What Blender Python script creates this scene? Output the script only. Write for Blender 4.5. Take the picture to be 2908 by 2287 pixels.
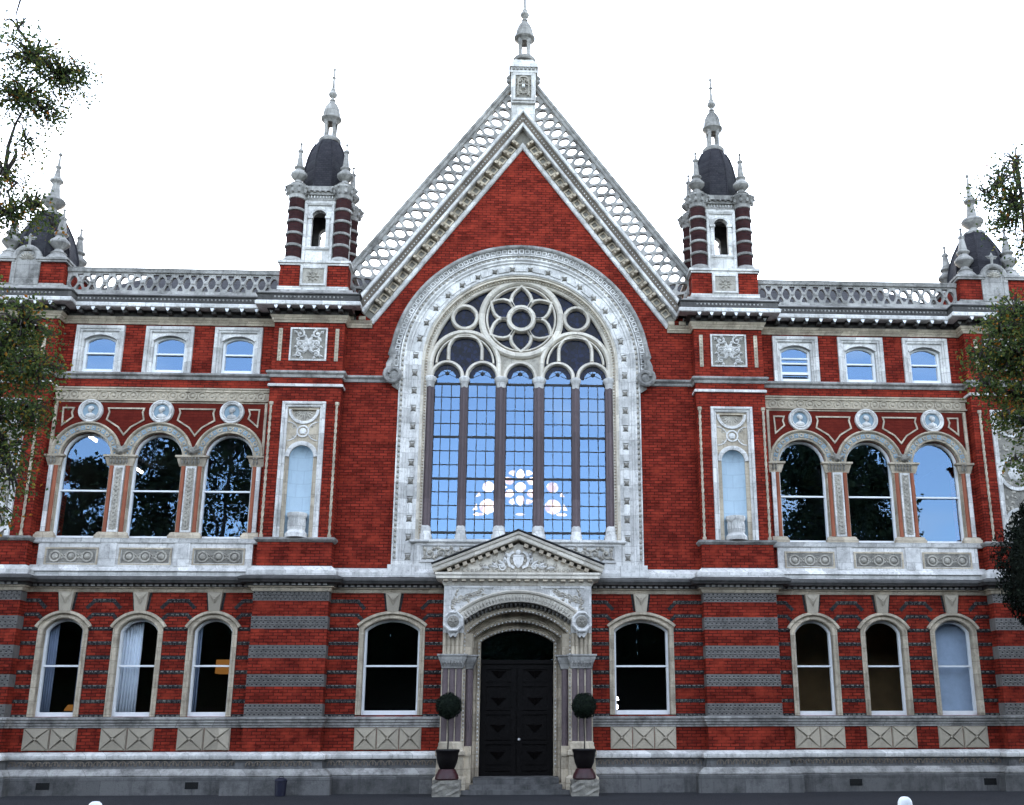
import bpy, bmesh, math, random
from math import sin, cos, pi, radians, sqrt, atan2
from mathutils import Vector, Matrix
from mathutils.geometry import tessellate_polygon

S = bpy.context.scene
for o in list(bpy.data.objects):
    bpy.data.objects.remove(o)
COL = S.collection
# ------------------------------------------------------------------ camera, sky, sun, exposure
cd = bpy.data.cameras.new("camera")
cam = bpy.data.objects.new("camera", cd); COL.objects.link(cam)
cam.location = (-0.0775, -28.0, 1.6078)
Rm = Matrix.Rotation(-0.0518, 4, 'Z') @ Matrix.Rotation(pi/2 + 0.2776, 4, 'X') @ Matrix.Rotation(-0.0026, 4, 'Z')
cam.rotation_euler = Rm.to_euler()
cd.sensor_width = 36.0; cd.sensor_fit = 'HORIZONTAL'
cd.lens = 36.0*3004.16/2908
cd.shift_x = -163.6/2908; cd.shift_y = 70.87/2908
cd.clip_start = 0.1; cd.clip_end = 3000
S.camera = cam
SUN_EL, SUN_ROT = radians(12), radians(-4)
w = bpy.data.worlds.new("World"); S.world = w; w.use_nodes = True
nt = w.node_tree; nt.nodes.clear()
wo = nt.nodes.new('ShaderNodeOutputWorld'); bg = nt.nodes.new('ShaderNodeBackground')
sky = nt.nodes.new('ShaderNodeTexSky'); sky.sky_type = 'NISHITA'; sky.sun_disc = False
sky.sun_elevation = SUN_EL; sky.sun_rotation = SUN_ROT
sky.air_density = 1.0; sky.dust_density = 0.8; sky.ozone_density = 3.0
bg.inputs['Strength'].default_value = 0.15
hs_ = nt.nodes.new('ShaderNodeHueSaturation'); hs_.inputs['Saturation'].default_value = 0.5   # thin evening haze
nt.links.new(sky.outputs[0], hs_.inputs['Color']); tc_ = nt.nodes.new('ShaderNodeTexCoord'); cn_ = nt.nodes.new('ShaderNodeTexNoise'); cm_ = nt.nodes.new('ShaderNodeMapping')
cm_.inputs['Scale'].default_value = (5.0, 5.0, 11.0); cm_.inputs['Location'].default_value = (1.7, 0.4, 0.2)
cn_.inputs['Scale'].default_value = 1.0; cn_.inputs['Detail'].default_value = 7.0; cn_.inputs['Roughness'].default_value = 0.55
cr_ = nt.nodes.new('ShaderNodeMapRange'); cr_.inputs[1].default_value = 0.56; cr_.inputs[2].default_value = 0.74; cr_.inputs[4].default_value = 0.75
mx_ = nt.nodes.new('ShaderNodeMix'); mx_.data_type = 'RGBA'; mx_.inputs[7].default_value = (5.6, 5.3, 5.2, 1)
nt.links.new(tc_.outputs['Generated'], cm_.inputs['Vector']); nt.links.new(cm_.outputs[0], cn_.inputs['Vector']); nt.links.new(cn_.outputs[0], cr_.inputs[0])
nt.links.new(cr_.outputs[0], mx_.inputs[0]); nt.links.new(hs_.outputs[0], mx_.inputs[6]); nt.links.new(mx_.outputs[2], bg.inputs['Color']); nt.links.new(bg.outputs[0], wo.inputs['Surface'])
sl = bpy.data.lights.new("sun", 'SUN'); sl.energy = 0.6; sl.angle = radians(12); sl.color = (1.0, 0.86, 0.7)
so = bpy.data.objects.new("sun", sl); COL.objects.link(so)
sd = Vector((sin(SUN_ROT)*cos(SUN_EL), cos(SUN_ROT)*cos(SUN_EL), sin(SUN_EL)))
so.rotation_euler = sd.to_track_quat('Z', 'Y').to_euler(); so.location = (0, 60, 40)
S.view_settings.view_transform = 'Standard'; S.view_settings.look = 'None'
S.view_settings.exposure = 3.05; S.view_settings.gamma = 1.0
S.cycles.max_bounces = 8; S.cycles.transparent_max_bounces = 16
S.cycles.caustics_reflective = False; S.cycles.caustics_refractive = False

# ------------------------------------------------------------------ materials
def nodes(name):
    m = bpy.data.materials.new(name); m.use_nodes = True
    t = m.node_tree; t.nodes.clear()
    out = t.nodes.new('ShaderNodeOutputMaterial'); p = t.nodes.new('ShaderNodeBsdfPrincipled')
    t.links.new(p.outputs[0], out.inputs[0])
    return m, t, p, out
def N(t, typ, **kw):
    n = t.nodes.new(typ)
    for k, v in kw.items():
        if k in n.inputs: n.inputs[k].default_value = v
        else: setattr(n, k, v)
    return n
def wallvec(t):
    g = N(t, 'ShaderNodeNewGeometry'); s = N(t, 'ShaderNodeSeparateXYZ'); c = N(t, 'ShaderNodeCombineXYZ')
    a = N(t, 'ShaderNodeMath', operation='ADD')
    t.links.new(g.outputs['Position'], s.inputs[0])
    t.links.new(s.outputs[0], a.inputs[0]); t.links.new(s.outputs[1], a.inputs[1])
    t.links.new(a.outputs[0], c.inputs[0]); t.links.new(s.outputs[2], c.inputs[1])
    return c.outputs[0], g.outputs['Position']
def mix(t, fac, a, b, mode='MIX'):
    m = N(t, 'ShaderNodeMix', data_type='RGBA', blend_type=mode)
    for i, v in ((0, fac), (6, a), (7, b)):
        if hasattr(v, 'is_linked'): t.links.new(v, m.inputs[i])
        elif i == 0: m.inputs[i].default_value = v
        else: m.inputs[i].default_value = (*v, 1)
    return m.outputs[2]
def noise(t, vec, scale, detail=4, lo=0.35, hi=0.65, rough=0.6):
    n = N(t, 'ShaderNodeTexNoise', Scale=scale, Detail=detail, Roughness=rough)
    if vec is not None: t.links.new(vec, n.inputs['Vector'])
    r = N(t, 'ShaderNodeMapRange'); r.inputs[1].default_value = lo; r.inputs[2].default_value = hi
    t.links.new(n.outputs[0], r.inputs[0])
    return r.outputs[0]
def bump(t, p, h, strength=0.4, dist=0.02):
    b = N(t, 'ShaderNodeBump', Strength=strength, Distance=dist)
    t.links.new(h, b.inputs['Height']); t.links.new(b.outputs[0], p.inputs['Normal'])
def scl(c, k): return tuple(x*k for x in c)
def brick(name, c1, c2, mortar, bw=0.23, bh=0.078, ms=0.011, soot_tone=0.7, rough=0.85):
    m, t, p, out = nodes(name)
    v, pos = wallvec(t)
    b = N(t, 'ShaderNodeTexBrick', Scale=1.0); b.inputs['Brick Width'].default_value = bw
    b.inputs['Row Height'].default_value = bh; b.inputs['Mortar Size'].default_value = ms
    b.inputs['Mortar Smooth'].default_value = 0.3; b.inputs['Bias'].default_value = -0.1
    b.inputs['Color1'].default_value = (*c1, 1); b.inputs['Color2'].default_value = (*c2, 1); b.inputs['Mortar'].default_value = (*mortar, 1)
    t.links.new(v, b.inputs['Vector'])
    # bricks burnt darker in irregular groups: low and high frequency noise, sampled brick by brick
    mp = N(t, 'ShaderNodeMapping'); mp.inputs['Scale'].default_value = (1.0, 1.0, 2.6); t.links.new(pos, mp.inputs['Vector'])
    f1 = noise(t, mp.outputs[0], 1.3, 8, 0.44, 0.68, 0.75); f2 = noise(t, mp.outputs[0], 5.0, 4, 0.5, 0.72)
    mm = N(t, 'ShaderNodeMath', operation='MULTIPLY_ADD'); t.links.new(f1, mm.inputs[0]); mm.inputs[1].default_value = 0.85*soot_tone; 
    m3 = N(t, 'ShaderNodeMath', operation='MULTIPLY'); t.links.new(f2, m3.inputs[0]); m3.inputs[1].default_value = 0.75*soot_tone
    t.links.new(m3.outputs[0], mm.inputs[2])
    c = mix(t, mm.outputs[0], b.outputs['Color'], scl(c2, 0.25))
    m2 = N(t, 'ShaderNodeMapping'); m2.inputs['Scale'].default_value = (2.6, 2.6, 0.28); t.links.new(pos, m2.inputs['Vector'])
    s2 = N(t, 'ShaderNodeMath', operation='MULTIPLY'); t.links.new(noise(t, m2.outputs[0], 1.0, 6, 0.50, 0.75, 0.65), s2.inputs[0]); s2.inputs[1].default_value = 0.6*soot_tone
    c = mix(t, s2.outputs[0], c, scl(c2, 0.35))
    c = mix(t, noise(t, pos, 2.2, 3, 0.5, 0.9), c, (c1[0]*1.12, c1[1]*1.25, c1[2]*1.15))
    t.links.new(c, p.inputs['Base Color']); p.inputs['Roughness'].default_value = rough
    p.inputs['Specular IOR Level'].default_value = 0.05
    inv = N(t, 'ShaderNodeMath', operation='SUBTRACT'); inv.inputs[0].default_value = 1.0; t.links.new(b.outputs['Fac'], inv.inputs[1])
    bump(t, p, inv.outputs[0], 0.5, 0.008)
    return m
def stone(name, col, dirt, jw=0.62, jh=0.3, amount=0.6, dirtscale=2.5, tint=None, rough=0.85, joint=0.009, fine=0.5):
    m, t, p, out = nodes(name)
    v, pos = wallvec(t)
    b = N(t, 'ShaderNodeTexBrick', Scale=1.0); b.inputs['Brick Width'].default_value = jw
    b.inputs['Row Height'].default_value = jh; b.inputs['Mortar Size'].default_value = joint
    b.inputs['Color1'].default_value = (*col, 1); b.inputs['Color2'].default_value = (*(tint or scl(col, 0.66)), 1)
    b.inputs['Mortar'].default_value = (*[0.5*x+0.5*y for x, y in zip(col, dirt)], 1); b.inputs['Mortar Smooth'].default_value = 0.2
    t.links.new(v, b.inputs['Vector'])
    c = mix(t, noise(t, pos, 16.0, 4, 0.56, 1.0), b.outputs['Color'], scl(dirt, 1.3))
    mp = N(t, 'ShaderNodeMapping'); mp.inputs['Scale'].default_value = (6.5, 6.5, 0.7); t.links.new(pos, mp.inputs['Vector'])
    sk = N(t, 'ShaderNodeMath', operation='MULTIPLY'); t.links.new(noise(t, mp.outputs[0], 1.0, 5, 0.50, 0.74, 0.6), sk.inputs[0]); sk.inputs[1].default_value = 0.55*amount
    c = mix(t, sk.outputs[0], c, scl(dirt, 0.9))
    f = noise(t, pos, dirtscale, 8, 0.45, 0.70, 0.75)
    ff = N(t, 'ShaderNodeMath', operation='MULTIPLY'); t.links.new(f, ff.inputs[0]); ff.inputs[1].default_value = amount
    c = mix(t, ff.outputs[0], c, dirt)
    t.links.new(c, p.inputs['Base Color']); p.inputs['Roughness'].default_value = rough
    p.inputs['Specular IOR Level'].default_value = 0.12
    bump(t, p, noise(t, pos, 28.0, 5, 0.2, 0.8), fine, 0.012)
    return m
def plain(name, col, rough=0.6, var=0.25, sc=8.0, metal=0.0, bstr=0.2, spec=0.4):
    m, t, p, out = nodes(name)
    g = N(t, 'ShaderNodeNewGeometry')
    c = mix(t, noise(t, g.outputs['Position'], sc, 5, 0.3, 0.75), col, scl(col, 1-var))
    t.links.new(c, p.inputs['Base Color']); p.inputs['Roughness'].default_value = rough; p.inputs['Metallic'].default_value = metal
    p.inputs['Specular IOR Level'].default_value = spec
    if bstr: bump(t, p, noise(t, g.outputs['Position'], sc*3, 4, 0.2, 0.8), bstr, 0.01)
    return m
def emit(name, col, k):
    m = bpy.data.materials.new(name); m.use_nodes = True; t = m.node_tree; t.nodes.clear()
    o = t.nodes.new('ShaderNodeOutputMaterial'); e = t.nodes.new('ShaderNodeEmission')
    e.inputs[0].default_value = (*col, 1); e.inputs[1].default_value = k; t.links.new(e.outputs[0], o.inputs[0]); return m
def glass(name, refl, tint=(0.9, 0.93, 0.95), wob=0.0012):
    m = bpy.data.materials.new(name); m.use_nodes = True; t = m.node_tree; t.nodes.clear()
    o = t.nodes.new('ShaderNodeOutputMaterial'); g = t.nodes.new('ShaderNodeBsdfGlossy'); g.inputs['Roughness'].default_value = 0.0
    g.inputs['Color'].default_value = (0.38, 0.62, 1.0, 1)
    tr = t.nodes.new('ShaderNodeBsdfTransparent'); tr.inputs[0].default_value = (*tint, 1)
    ms = t.nodes.new('ShaderNodeMixShader'); ms.inputs[0].default_value = refl
    t.links.new(tr.outputs[0], ms.inputs[1]); t.links.new(g.outputs[0], ms.inputs[2]); t.links.new(ms.outputs[0], o.inputs[0])
    ge = N(t, 'ShaderNodeNewGeometry'); b = N(t, 'ShaderNodeBump', Strength=1.0, Distance=wob)
    t.links.new(noise(t, ge.outputs['Position'], 1.3, 1, 0.2, 0.8), b.inputs['Height']); t.links.new(b.outputs[0], g.inputs['Normal'])
    return m
MAT = {}
MAT['brick'] = brick('red_brick', (0.295, 0.035, 0.0205), (0.140, 0.0165, 0.0115), (0.045, 0.014, 0.010))
MAT['brick_dark'] = brick('maroon_rubbed_brick', (0.13, 0.018, 0.012), (0.10, 0.014, 0.010), (0.09, 0.014, 0.010), soot_tone=0.3)
MAT['brick_turret'] = brick('sooty_brick', (0.052, 0.020, 0.020), (0.036, 0.016, 0.017), (0.040, 0.026, 0.027), soot_tone=0.7)
MAT['brick_grey'] = brick('grey_diaper_brick', (0.20, 0.185, 0.165), (0.10, 0.095, 0.09), (0.030, 0.030, 0.034), bw=0.155, bh=0.068, ms=0.02, soot_tone=0.3)
MAT['brick_slate'] = brick('dark_header_and_recess', (0.05, 0.045, 0.045), (0.03, 0.028, 0.03), (0.02, 0.02, 0.02), bw=0.11, soot_tone=0.3)
MAT['pale'] = stone('pale_terracotta', (0.80, 0.78, 0.745), (0.13, 0.122, 0.112), 0.5, 0.42, 0.6, 2.0)
MAT['cream'] = stone('cream_terracotta', (0.60, 0.515, 0.395), (0.13, 0.105, 0.08), 0.48, 0.33, 0.7, 2.3)
MAT['light'] = stone('light_terracotta', (0.78, 0.72, 0.62), (0.22, 0.185, 0.145), 0.7, 0.5, 0.45, 3.0)
MAT['brown'] = stone('brown_weathered_stone', (0.22, 0.185, 0.15), (0.07, 0.06, 0.055), 0.9, 0.4, 0.7, 3.0)
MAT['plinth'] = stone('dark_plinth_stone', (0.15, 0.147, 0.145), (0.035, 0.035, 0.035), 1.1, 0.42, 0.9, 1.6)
MAT['diaper'] = stone('grey_diaper', (0.165, 0.155, 0.145), (0.06, 0.058, 0.056), 9, 9, 0.6, 4.0)
MAT['grey'] = stone('weathered_stone', (0.42, 0.405, 0.38), (0.06, 0.057, 0.054), 0.9, 0.4, 0.9, 1.8)
MAT['soot_tone'] = stone('soot_toned_stone', (0.12, 0.115, 0.11), (0.03, 0.03, 0.03), 0.9, 0.4, 0.7, 3.0)
MAT['carved'] = stone('carved_terracotta', (0.52, 0.48, 0.41), (0.11, 0.10, 0.09), 3.0, 3.0, 0.7, 5.0, fine=0.9)
MAT['carved_dark'] = stone('carving_ground', (0.30, 0.28, 0.24), (0.09, 0.085, 0.08), 3.0, 3.0, 0.7, 6.0, fine=0.9)
MAT['beige'] = stone('beige_faience', (0.47, 0.41, 0.32), (0.25, 0.22, 0.18), 3.0, 3.0, 0.45, 5.0)
MAT['bluetile'] = stone('blue_faience', (0.27, 0.36, 0.42), (0.14, 0.17, 0.20), 3.0, 3.0, 0.4, 5.0)
MAT['niche'] = stone('pale_blue_blockwork', (0.46, 0.58, 0.66), (0.30, 0.38, 0.46), 0.40, 0.36, 0.3, 3.0, joint=0.012, tint=(0.43, 0.54, 0.62))
MAT['mauve'] = stone('mauve_marble', (0.15, 0.115, 0.12), (0.075, 0.06, 0.065), 5, 1.9, 0.6, 7.0, rough=0.5)
MAT['pink'] = stone('red_sandstone', (0.38, 0.13, 0.075), (0.22, 0.075, 0.05), 5, 0.7, 0.5, 4.0)
MAT['slate'] = brick('dome_slates', (0.044, 0.042, 0.048), (0.030, 0.029, 0.035), (0.024, 0.023, 0.027), bw=0.10, bh=0.065, ms=0.006, soot_tone=0.3, rough=0.7)
MAT['roof'] = brick('roof_slates', (0.060, 0.058, 0.062), (0.042, 0.04, 0.045), (0.02, 0.02, 0.02), bw=0.3, bh=0.2, ms=0.01, soot_tone=0.3)
MAT['white'] = plain('white_paint', (0.80, 0.82, 0.83), 0.45, 0.12, 6.0, bstr=0.05)
MAT['lead'] = plain('lead_bars', (0.012, 0.012, 0.014), 0.6, 0.3, bstr=0)
MAT['door'] = plain('dark_oak', (0.005, 0.004, 0.004), 0.5, 0.4, 5.0, spec=0.08)
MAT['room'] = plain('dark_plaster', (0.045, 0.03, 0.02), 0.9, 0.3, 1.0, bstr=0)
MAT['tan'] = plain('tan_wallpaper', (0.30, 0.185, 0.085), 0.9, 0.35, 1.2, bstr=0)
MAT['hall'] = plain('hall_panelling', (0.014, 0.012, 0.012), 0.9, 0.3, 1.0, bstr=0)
MAT['black'] = plain('black_void', (0.006, 0.006, 0.006), 0.9, 0.2, bstr=0)
MAT['glass'] = glass('window_glass', 0.11)
MAT['glass_attic'] = glass('attic_glass', 0.14)
MAT['glass_low'] = glass('ground_glass', 0.035)
MAT['glass_hall'] = glass('leaded_glass', 0.14, (0.85, 0.9, 0.95), 0.0006)
def stained():
    m, t, p, out = nodes('stained_glass')
    g = N(t, 'ShaderNodeNewGeometry'); vo = N(t, 'ShaderNodeTexVoronoi', Scale=9.0); t.links.new(g.outputs['Position'], vo.inputs['Vector'])
    cr = N(t, 'ShaderNodeValToRGB'); t.links.new(vo.outputs['Color'], cr.inputs[0])
    cr.color_ramp.elements[0].color = (0.002, 0.0025, 0.008, 1); cr.color_ramp.elements[1].color = (0.010, 0.016, 0.05, 1)
    ve = N(t, 'ShaderNodeTexVoronoi', Scale=9.0, feature='DISTANCE_TO_EDGE'); t.links.new(g.outputs['Position'], ve.inputs['Vector'])
    mr = N(t, 'ShaderNodeMapRange'); mr.inputs[1].default_value = 0.03; mr.inputs[2].default_value = 0.07; t.links.new(ve.outputs[0], mr.inputs[0])
    t.links.new(mix(t, mr.outputs[0], (0.004, 0.004, 0.005), cr.outputs[0]), p.inputs['Base Color'])
    p.inputs['Roughness'].default_value = 0.25; p.inputs['Specular IOR Level'].default_value = 0.12
    return m
MAT['stained'] = stained()
def glow_tint():  # pane tint stands in for the warm glow of the far window
    m = bpy.data.materials.new('glow_tint_glass'); m.use_nodes = True; t = m.node_tree; t.nodes.clear()
    o = t.nodes.new('ShaderNodeOutputMaterial'); tr = t.nodes.new('ShaderNodeBsdfTransparent'); g = N(t, 'ShaderNodeNewGeometry')
    vo = N(t, 'ShaderNodeTexVoronoi', Scale=3.2); t.links.new(g.outputs['Position'], vo.inputs['Vector'])
    ve = N(t, 'ShaderNodeTexVoronoi', Scale=3.2, feature='DISTANCE_TO_EDGE'); t.links.new(g.outputs['Position'], ve.inputs['Vector'])
    cr = N(t, 'ShaderNodeValToRGB'); t.links.new(vo.outputs['Color'], cr.inputs[0]); e = cr.color_ramp.elements
    e[0].position = 0.15; e[0].color = (0.040, 0.017, 0.006, 1); e[1].position = 0.6; e[1].color = (0.15, 0.105, 0.072, 1)
    mr = N(t, 'ShaderNodeMapRange'); mr.inputs[1].default_value = 0.015; mr.inputs[2].default_value = 0.05; t.links.new(ve.outputs[0], mr.inputs[0])
    t.links.new(mix(t, mr.outputs[0], (0.020, 0.006, 0.002), cr.outputs[0]), tr.inputs[0]); t.links.new(tr.outputs[0], o.inputs[0]); return m
MAT['glow_tint'] = glow_tint()
def leafmat(name, ramp, trans=0.25, sc=1.0):
    m, t, p, out = nodes(name)
    g = N(t, 'ShaderNodeNewGeometry'); cr = N(t, 'ShaderNodeValToRGB')
    t.links.new(g.outputs['Random Per Island'], cr.inputs[0])
    e = cr.color_ramp.elements
    while len(e) < len(ramp): e.new(0.5)
    for q, (pos, c) in zip(e, ramp): q.position = pos; q.color = (*c, 1)
    t.links.new(cr.outputs[0], p.inputs['Base Color']); p.inputs['Roughness'].default_value = 0.7
    p.inputs['Specular IOR Level'].default_value = 0.12
    tl = t.nodes.new('ShaderNodeBsdfTranslucent'); t.links.new(cr.outputs[0], tl.inputs[0])
    ms = t.nodes.new('ShaderNodeMixShader'); ms.inputs[0].default_value = trans
    t.links.new(p.outputs[0], ms.inputs[1]); t.links.new(tl.outputs[0], ms.inputs[2]); t.links.new(ms.outputs[0], out.inputs[0])
    return m
MAT['leaf'] = leafmat('lime_leaves', [(0.0, (0.035, 0.06, 0.024)), (0.5, (0.075, 0.11, 0.035)), (0.82, (0.13, 0.16, 0.04)), (0.94, (0.24, 0.20, 0.035)), (0.98, (0.36, 0.13, 0.02))], 0.40)
MAT['leaf_dark'] = leafmat('dark_leaves', [(0.0, (0.010, 0.018, 0.010)), (0.8, (0.022, 0.034, 0.014)), (1.0, (0.04, 0.05, 0.02))], 0.15)
MAT['yew'] = leafmat('yew_needles', [(0.0, (0.003, 0.006, 0.004)), (0.8, (0.007, 0.011, 0.006)), (1.0, (0.012, 0.018, 0.009))], 0.03)
MAT['box'] = leafmat('box_leaves', [(0.0, (0.004, 0.008, 0.006)), (0.8, (0.010, 0.016, 0.010)), (1.0, (0.020, 0.03, 0.016))], 0.05)
MAT['bark'] = plain('bark', (0.06, 0.05, 0.042), 0.9, 0.5, 9.0, bstr=0.6)
MAT['pot'] = plain('glazed_pot', (0.006, 0.0045, 0.005), 0.4, 0.4, 4.0, spec=0.2)
MAT['potred'] = plain('oxblood_glaze', (0.04, 0.006, 0.009), 0.4, 0.4, 5.0)
MAT['shade'] = plain('dull_lampshade', (0.10, 0.10, 0.10), 0.9, 0.2, bstr=0)
MAT['curtain'] = plain('white_curtain', (0.80, 0.84, 0.90), 0.9, 0.15, 3.0, bstr=0)
MAT['curtain_blue'] = plain('blue_grey_curtain', (0.26, 0.31, 0.42), 0.9, 0.2, 3.0, bstr=0)
MAT['blind'] = plain('grey_blue_blind', (0.42, 0.50, 0.62), 0.9, 0.2, 5.0, bstr=0)
MAT['lampglow'] = emit('warm_lamp_glow', (1.0, 0.42, 0.10), 0.028)
MAT['tubeglow'] = emit('tube_light_glow', (1.0, 0.93, 0.85), 2.0)
MAT['binblue'] = plain('navy_plastic', (0.005, 0.006, 0.022), 0.5, 0.2, bstr=0)
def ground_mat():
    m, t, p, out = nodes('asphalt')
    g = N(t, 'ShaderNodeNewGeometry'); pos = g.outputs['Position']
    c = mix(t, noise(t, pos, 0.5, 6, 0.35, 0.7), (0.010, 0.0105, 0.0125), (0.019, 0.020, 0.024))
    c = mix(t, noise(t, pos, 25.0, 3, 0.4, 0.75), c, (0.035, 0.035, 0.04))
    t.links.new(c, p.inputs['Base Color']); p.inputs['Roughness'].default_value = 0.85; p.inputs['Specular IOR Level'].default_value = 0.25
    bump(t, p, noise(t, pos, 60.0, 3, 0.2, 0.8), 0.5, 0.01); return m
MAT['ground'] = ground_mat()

# ------------------------------------------------------------------ mesh builder
class MB:
    def __init__(s): s.v = []; s.f = []; s.mi = []; s.cur = 0; s.mats = []
    def use(s, m):
        if m not in s.mats: s.mats.append(m)
        s.cur = s.mats.index(m); return s
    def add(s, vs, fs):
        b = len(s.v); s.v += [tuple(q) for q in vs]
        for f in fs: s.f.append(tuple(b+i for i in f)); s.mi.append(s.cur)
        return s
    def box(s, x0, x1, y0, y1, z0, z1):
        return s.add([(x0,y0,z0),(x1,y0,z0),(x1,y1,z0),(x0,y1,z0),(x0,y0,z1),(x1,y0,z1),(x1,y1,z1),(x0,y1,z1)],
              [(0,3,2,1),(4,5,6,7),(0,1,5,4),(1,2,6,5),(2,3,7,6),(3,0,4,7)])
    def frus(s, x, y, z0, z1, a, b, a2=None, b2=None):   # square frustum, half sizes a -> b
        a2 = a if a2 is None else a2; b2 = b if b2 is None else b2
        return s.add([(x-a,y-a2,z0),(x+a,y-a2,z0),(x+a,y+a2,z0),(x-a,y+a2,z0),(x-b,y-b2,z1),(x+b,y-b2,z1),(x+b,y+b2,z1),(x-b,y+b2,z1)],
              [(0,3,2,1),(4,5,6,7),(0,1,5,4),(1,2,6,5),(2,3,7,6),(3,0,4,7)])
    def plate(s, outer, holes, y0, y1, T=None):
        T = T or (lambda x, y, z: (x, y, z))
        loops = [outer]+holes; flat = [p for l in loops for p in l]; n = len(flat)
        tris = tessellate_polygon([[Vector((a, b, 0)) for a, b in l] for l in loops])
        vs = [T(a, y0, b) for a, b in flat]+[T(a, y1, b) for a, b in flat]
        fs = [t for t in tris]+[tuple(n+i for i in t[::-1]) for t in tris]
        k = 0
        for l in loops:
            m = len(l)
            for i in range(m):
                j = (i+1) % m; fs.append((k+i, k+j, n+k+j, n+k+i))
            k += m
        return s.add(vs, fs)
    def sweep(s, path, prof, closed=False, T=None):
        # path 2-D, prof [(offset to the left of travel, w)] closed section; T(a, b, w) -> 3-D
        T = T or (lambda a, b, w: (a, w, b))
        n = len(path); P = [Vector(p) for p in path]; nor = []
        for i in range(n):
            if closed: d0 = P[i]-P[i-1]; d1 = P[(i+1) % n]-P[i]
            else:
                d1 = P[i+1]-P[i] if i < n-1 else P[i]-P[i-1]; d0 = P[i]-P[i-1] if i else d1
            d0 = d0.normalized(); d1 = d1.normalized()
            n0 = Vector((-d0.y, d0.x)); n1 = Vector((-d1.y, d1.x)); m = n0+n1
            if m.length < 1e-6: m = n0
            m = m.normalized(); c = max(0.3, m.dot(n0)); nor.append(m/c)
        k = len(prof); vs = []
        for p, m in zip(P, nor):
            for o, w_ in prof: q = p+m*o; vs.append(T(q.x, q.y, w_))
        fs = []
        for i in range(n if closed else n-1):
            j = (i+1) % n
            for a in range(k):
                b = (a+1) % k; fs.append((i*k+a, i*k+b, j*k+b, j*k+a))
        if not closed: fs.append(tuple(range(k))[::-1]); fs.append(tuple((n-1)*k+a for a in range(k)))
        return s.add(vs, fs)
    def plan(s, path, prof):     # moulding along a plan path, section (out, z), outward to the right of travel
        return s.sweep(path, [(-o, z) for o, z in prof], False, lambda a, b, w_: (a, b, w_))
    def lathe(s, x, y, prof, n=16, rot=0.0, sx=1, sy=1):
        vs = []; fs = []; k = len(prof)
        for i in range(n):
            a = rot+2*pi*i/n
            for r, z in prof: vs.append((x+sx*r*cos(a), y+sy*r*sin(a), z))
        for i in range(n):
            j = (i+1) % n
            for a in range(k-1): fs.append((i*k+a, j*k+a, j*k+a+1, i*k+a+1))
        fs.append(tuple(i*k for i in range(n))[::-1]); fs.append(tuple(i*k+k-1 for i in range(n)))
        return s.add(vs, fs)
    def lump(s, x, y, z, rx, ry, rz, n=8, m=4):
        vs = [(x, y, z-rz)]; fs = []
        for j in range(1, m):
            b = -pi/2+pi*j/m
            for i in range(n):
                a = 2*pi*i/n; vs.append((x+rx*cos(b)*cos(a), y+ry*cos(b)*sin(a), z+rz*sin(b)))
        vs.append((x, y, z+rz)); L = len(vs)-1
        for i in range(n):
            k = (i+1) % n; fs.append((0, 1+k, 1+i)); fs.append((L, L-n+i, L-n+k))
            for j in range(m-2): fs.append((1+j*n+i, 1+j*n+k, 1+(j+1)*n+k, 1+(j+1)*n+i))
        return s.add(vs, fs)
    def tube(s, pts, rad, n=6):
        pts = [Vector(p) for p in pts]; vs = []; fs = []
        if not hasattr(rad, '__len__'): rad = [rad]*len(pts)
        for i, p in enumerate(pts):
            d = (pts[min(i+1, len(pts)-1)]-pts[max(i-1, 0)]).normalized()
            u = d.orthogonal().normalized() if i == 0 else (u-d*u.dot(d)).normalized()
            v = d.cross(u)
            for k in range(n): a = 2*pi*k/n; vs.append(p+(u*cos(a)+v*sin(a))*rad[i])
        for i in range(len(pts)-1):
            for k in range(n): k2 = (k+1) % n; fs.append((i*n+k, i*n+k2, (i+1)*n+k2, (i+1)*n+k))
        fs.append(tuple(range(n))[::-1]); fs.append(tuple((len(pts)-1)*n+k for k in range(n)))
        return s.add(vs, fs)
    def ring(s, x, z, r, prof, n=32, T=None):
        return s.sweep([(x+r*sin(2*pi*i/n), z+r*cos(2*pi*i/n)) for i in range(n)], prof, True, T)
    def build(s, name, m, parent=None, smooth=True, ang=35, recalc=True):
        me = bpy.data.meshes.new(name); me.from_pydata(s.v, [], s.f)
        mats = s.mats or [m]
        if s.mats and m and m not in mats and False: pass
        for q in mats: me.materials.append(MAT[q])
        if s.mats: me.polygons.foreach_set('material_index', s.mi)
        if recalc:
            b = bmesh.new(); b.from_mesh(me); bmesh.ops.recalc_face_normals(b, faces=b.faces); b.to_mesh(me); b.free()
        if smooth:
            me.shade_smooth(); me.set_sharp_from_angle(angle=radians(ang))
        me.update()
        o = bpy.data.objects.new(name, me); COL.objects.link(o)
        if parent is not None: o.parent = parent
        return o
def tag(o, label=None, cat=None, group=None, kind=None):
    if label: o['label'] = label
    if cat: o['category'] = cat
    if group: o['group'] = group
    if kind: o['kind'] = kind
    return o
def empty(name, loc=(0, 0, 0)):
    o = bpy.data.objects.new(name, None); o.location = loc; o.empty_display_size = 0.2; COL.objects.link(o); return o
def arc(cx, cz, r, a0, a1, n=24):    # degrees
    return [(cx+r*cos(radians(a0+(a1-a0)*i/n)), cz+r*sin(radians(a0+(a1-a0)*i/n))) for i in range(n+1)]
def archpts(cx, hw, zs, rise, n=20):   # left spring over the top to right spring
    if rise <= 0.001: return [(cx-hw, zs), (cx+hw, zs)]
    R = (hw*hw+rise*rise)/(2*rise); zc = zs+rise-R; a = math.degrees(math.asin(min(1, hw/R)))
    if rise > hw: a = 180-a
    return arc(cx, zc, R, 90+a, 90-a, n)
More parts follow.
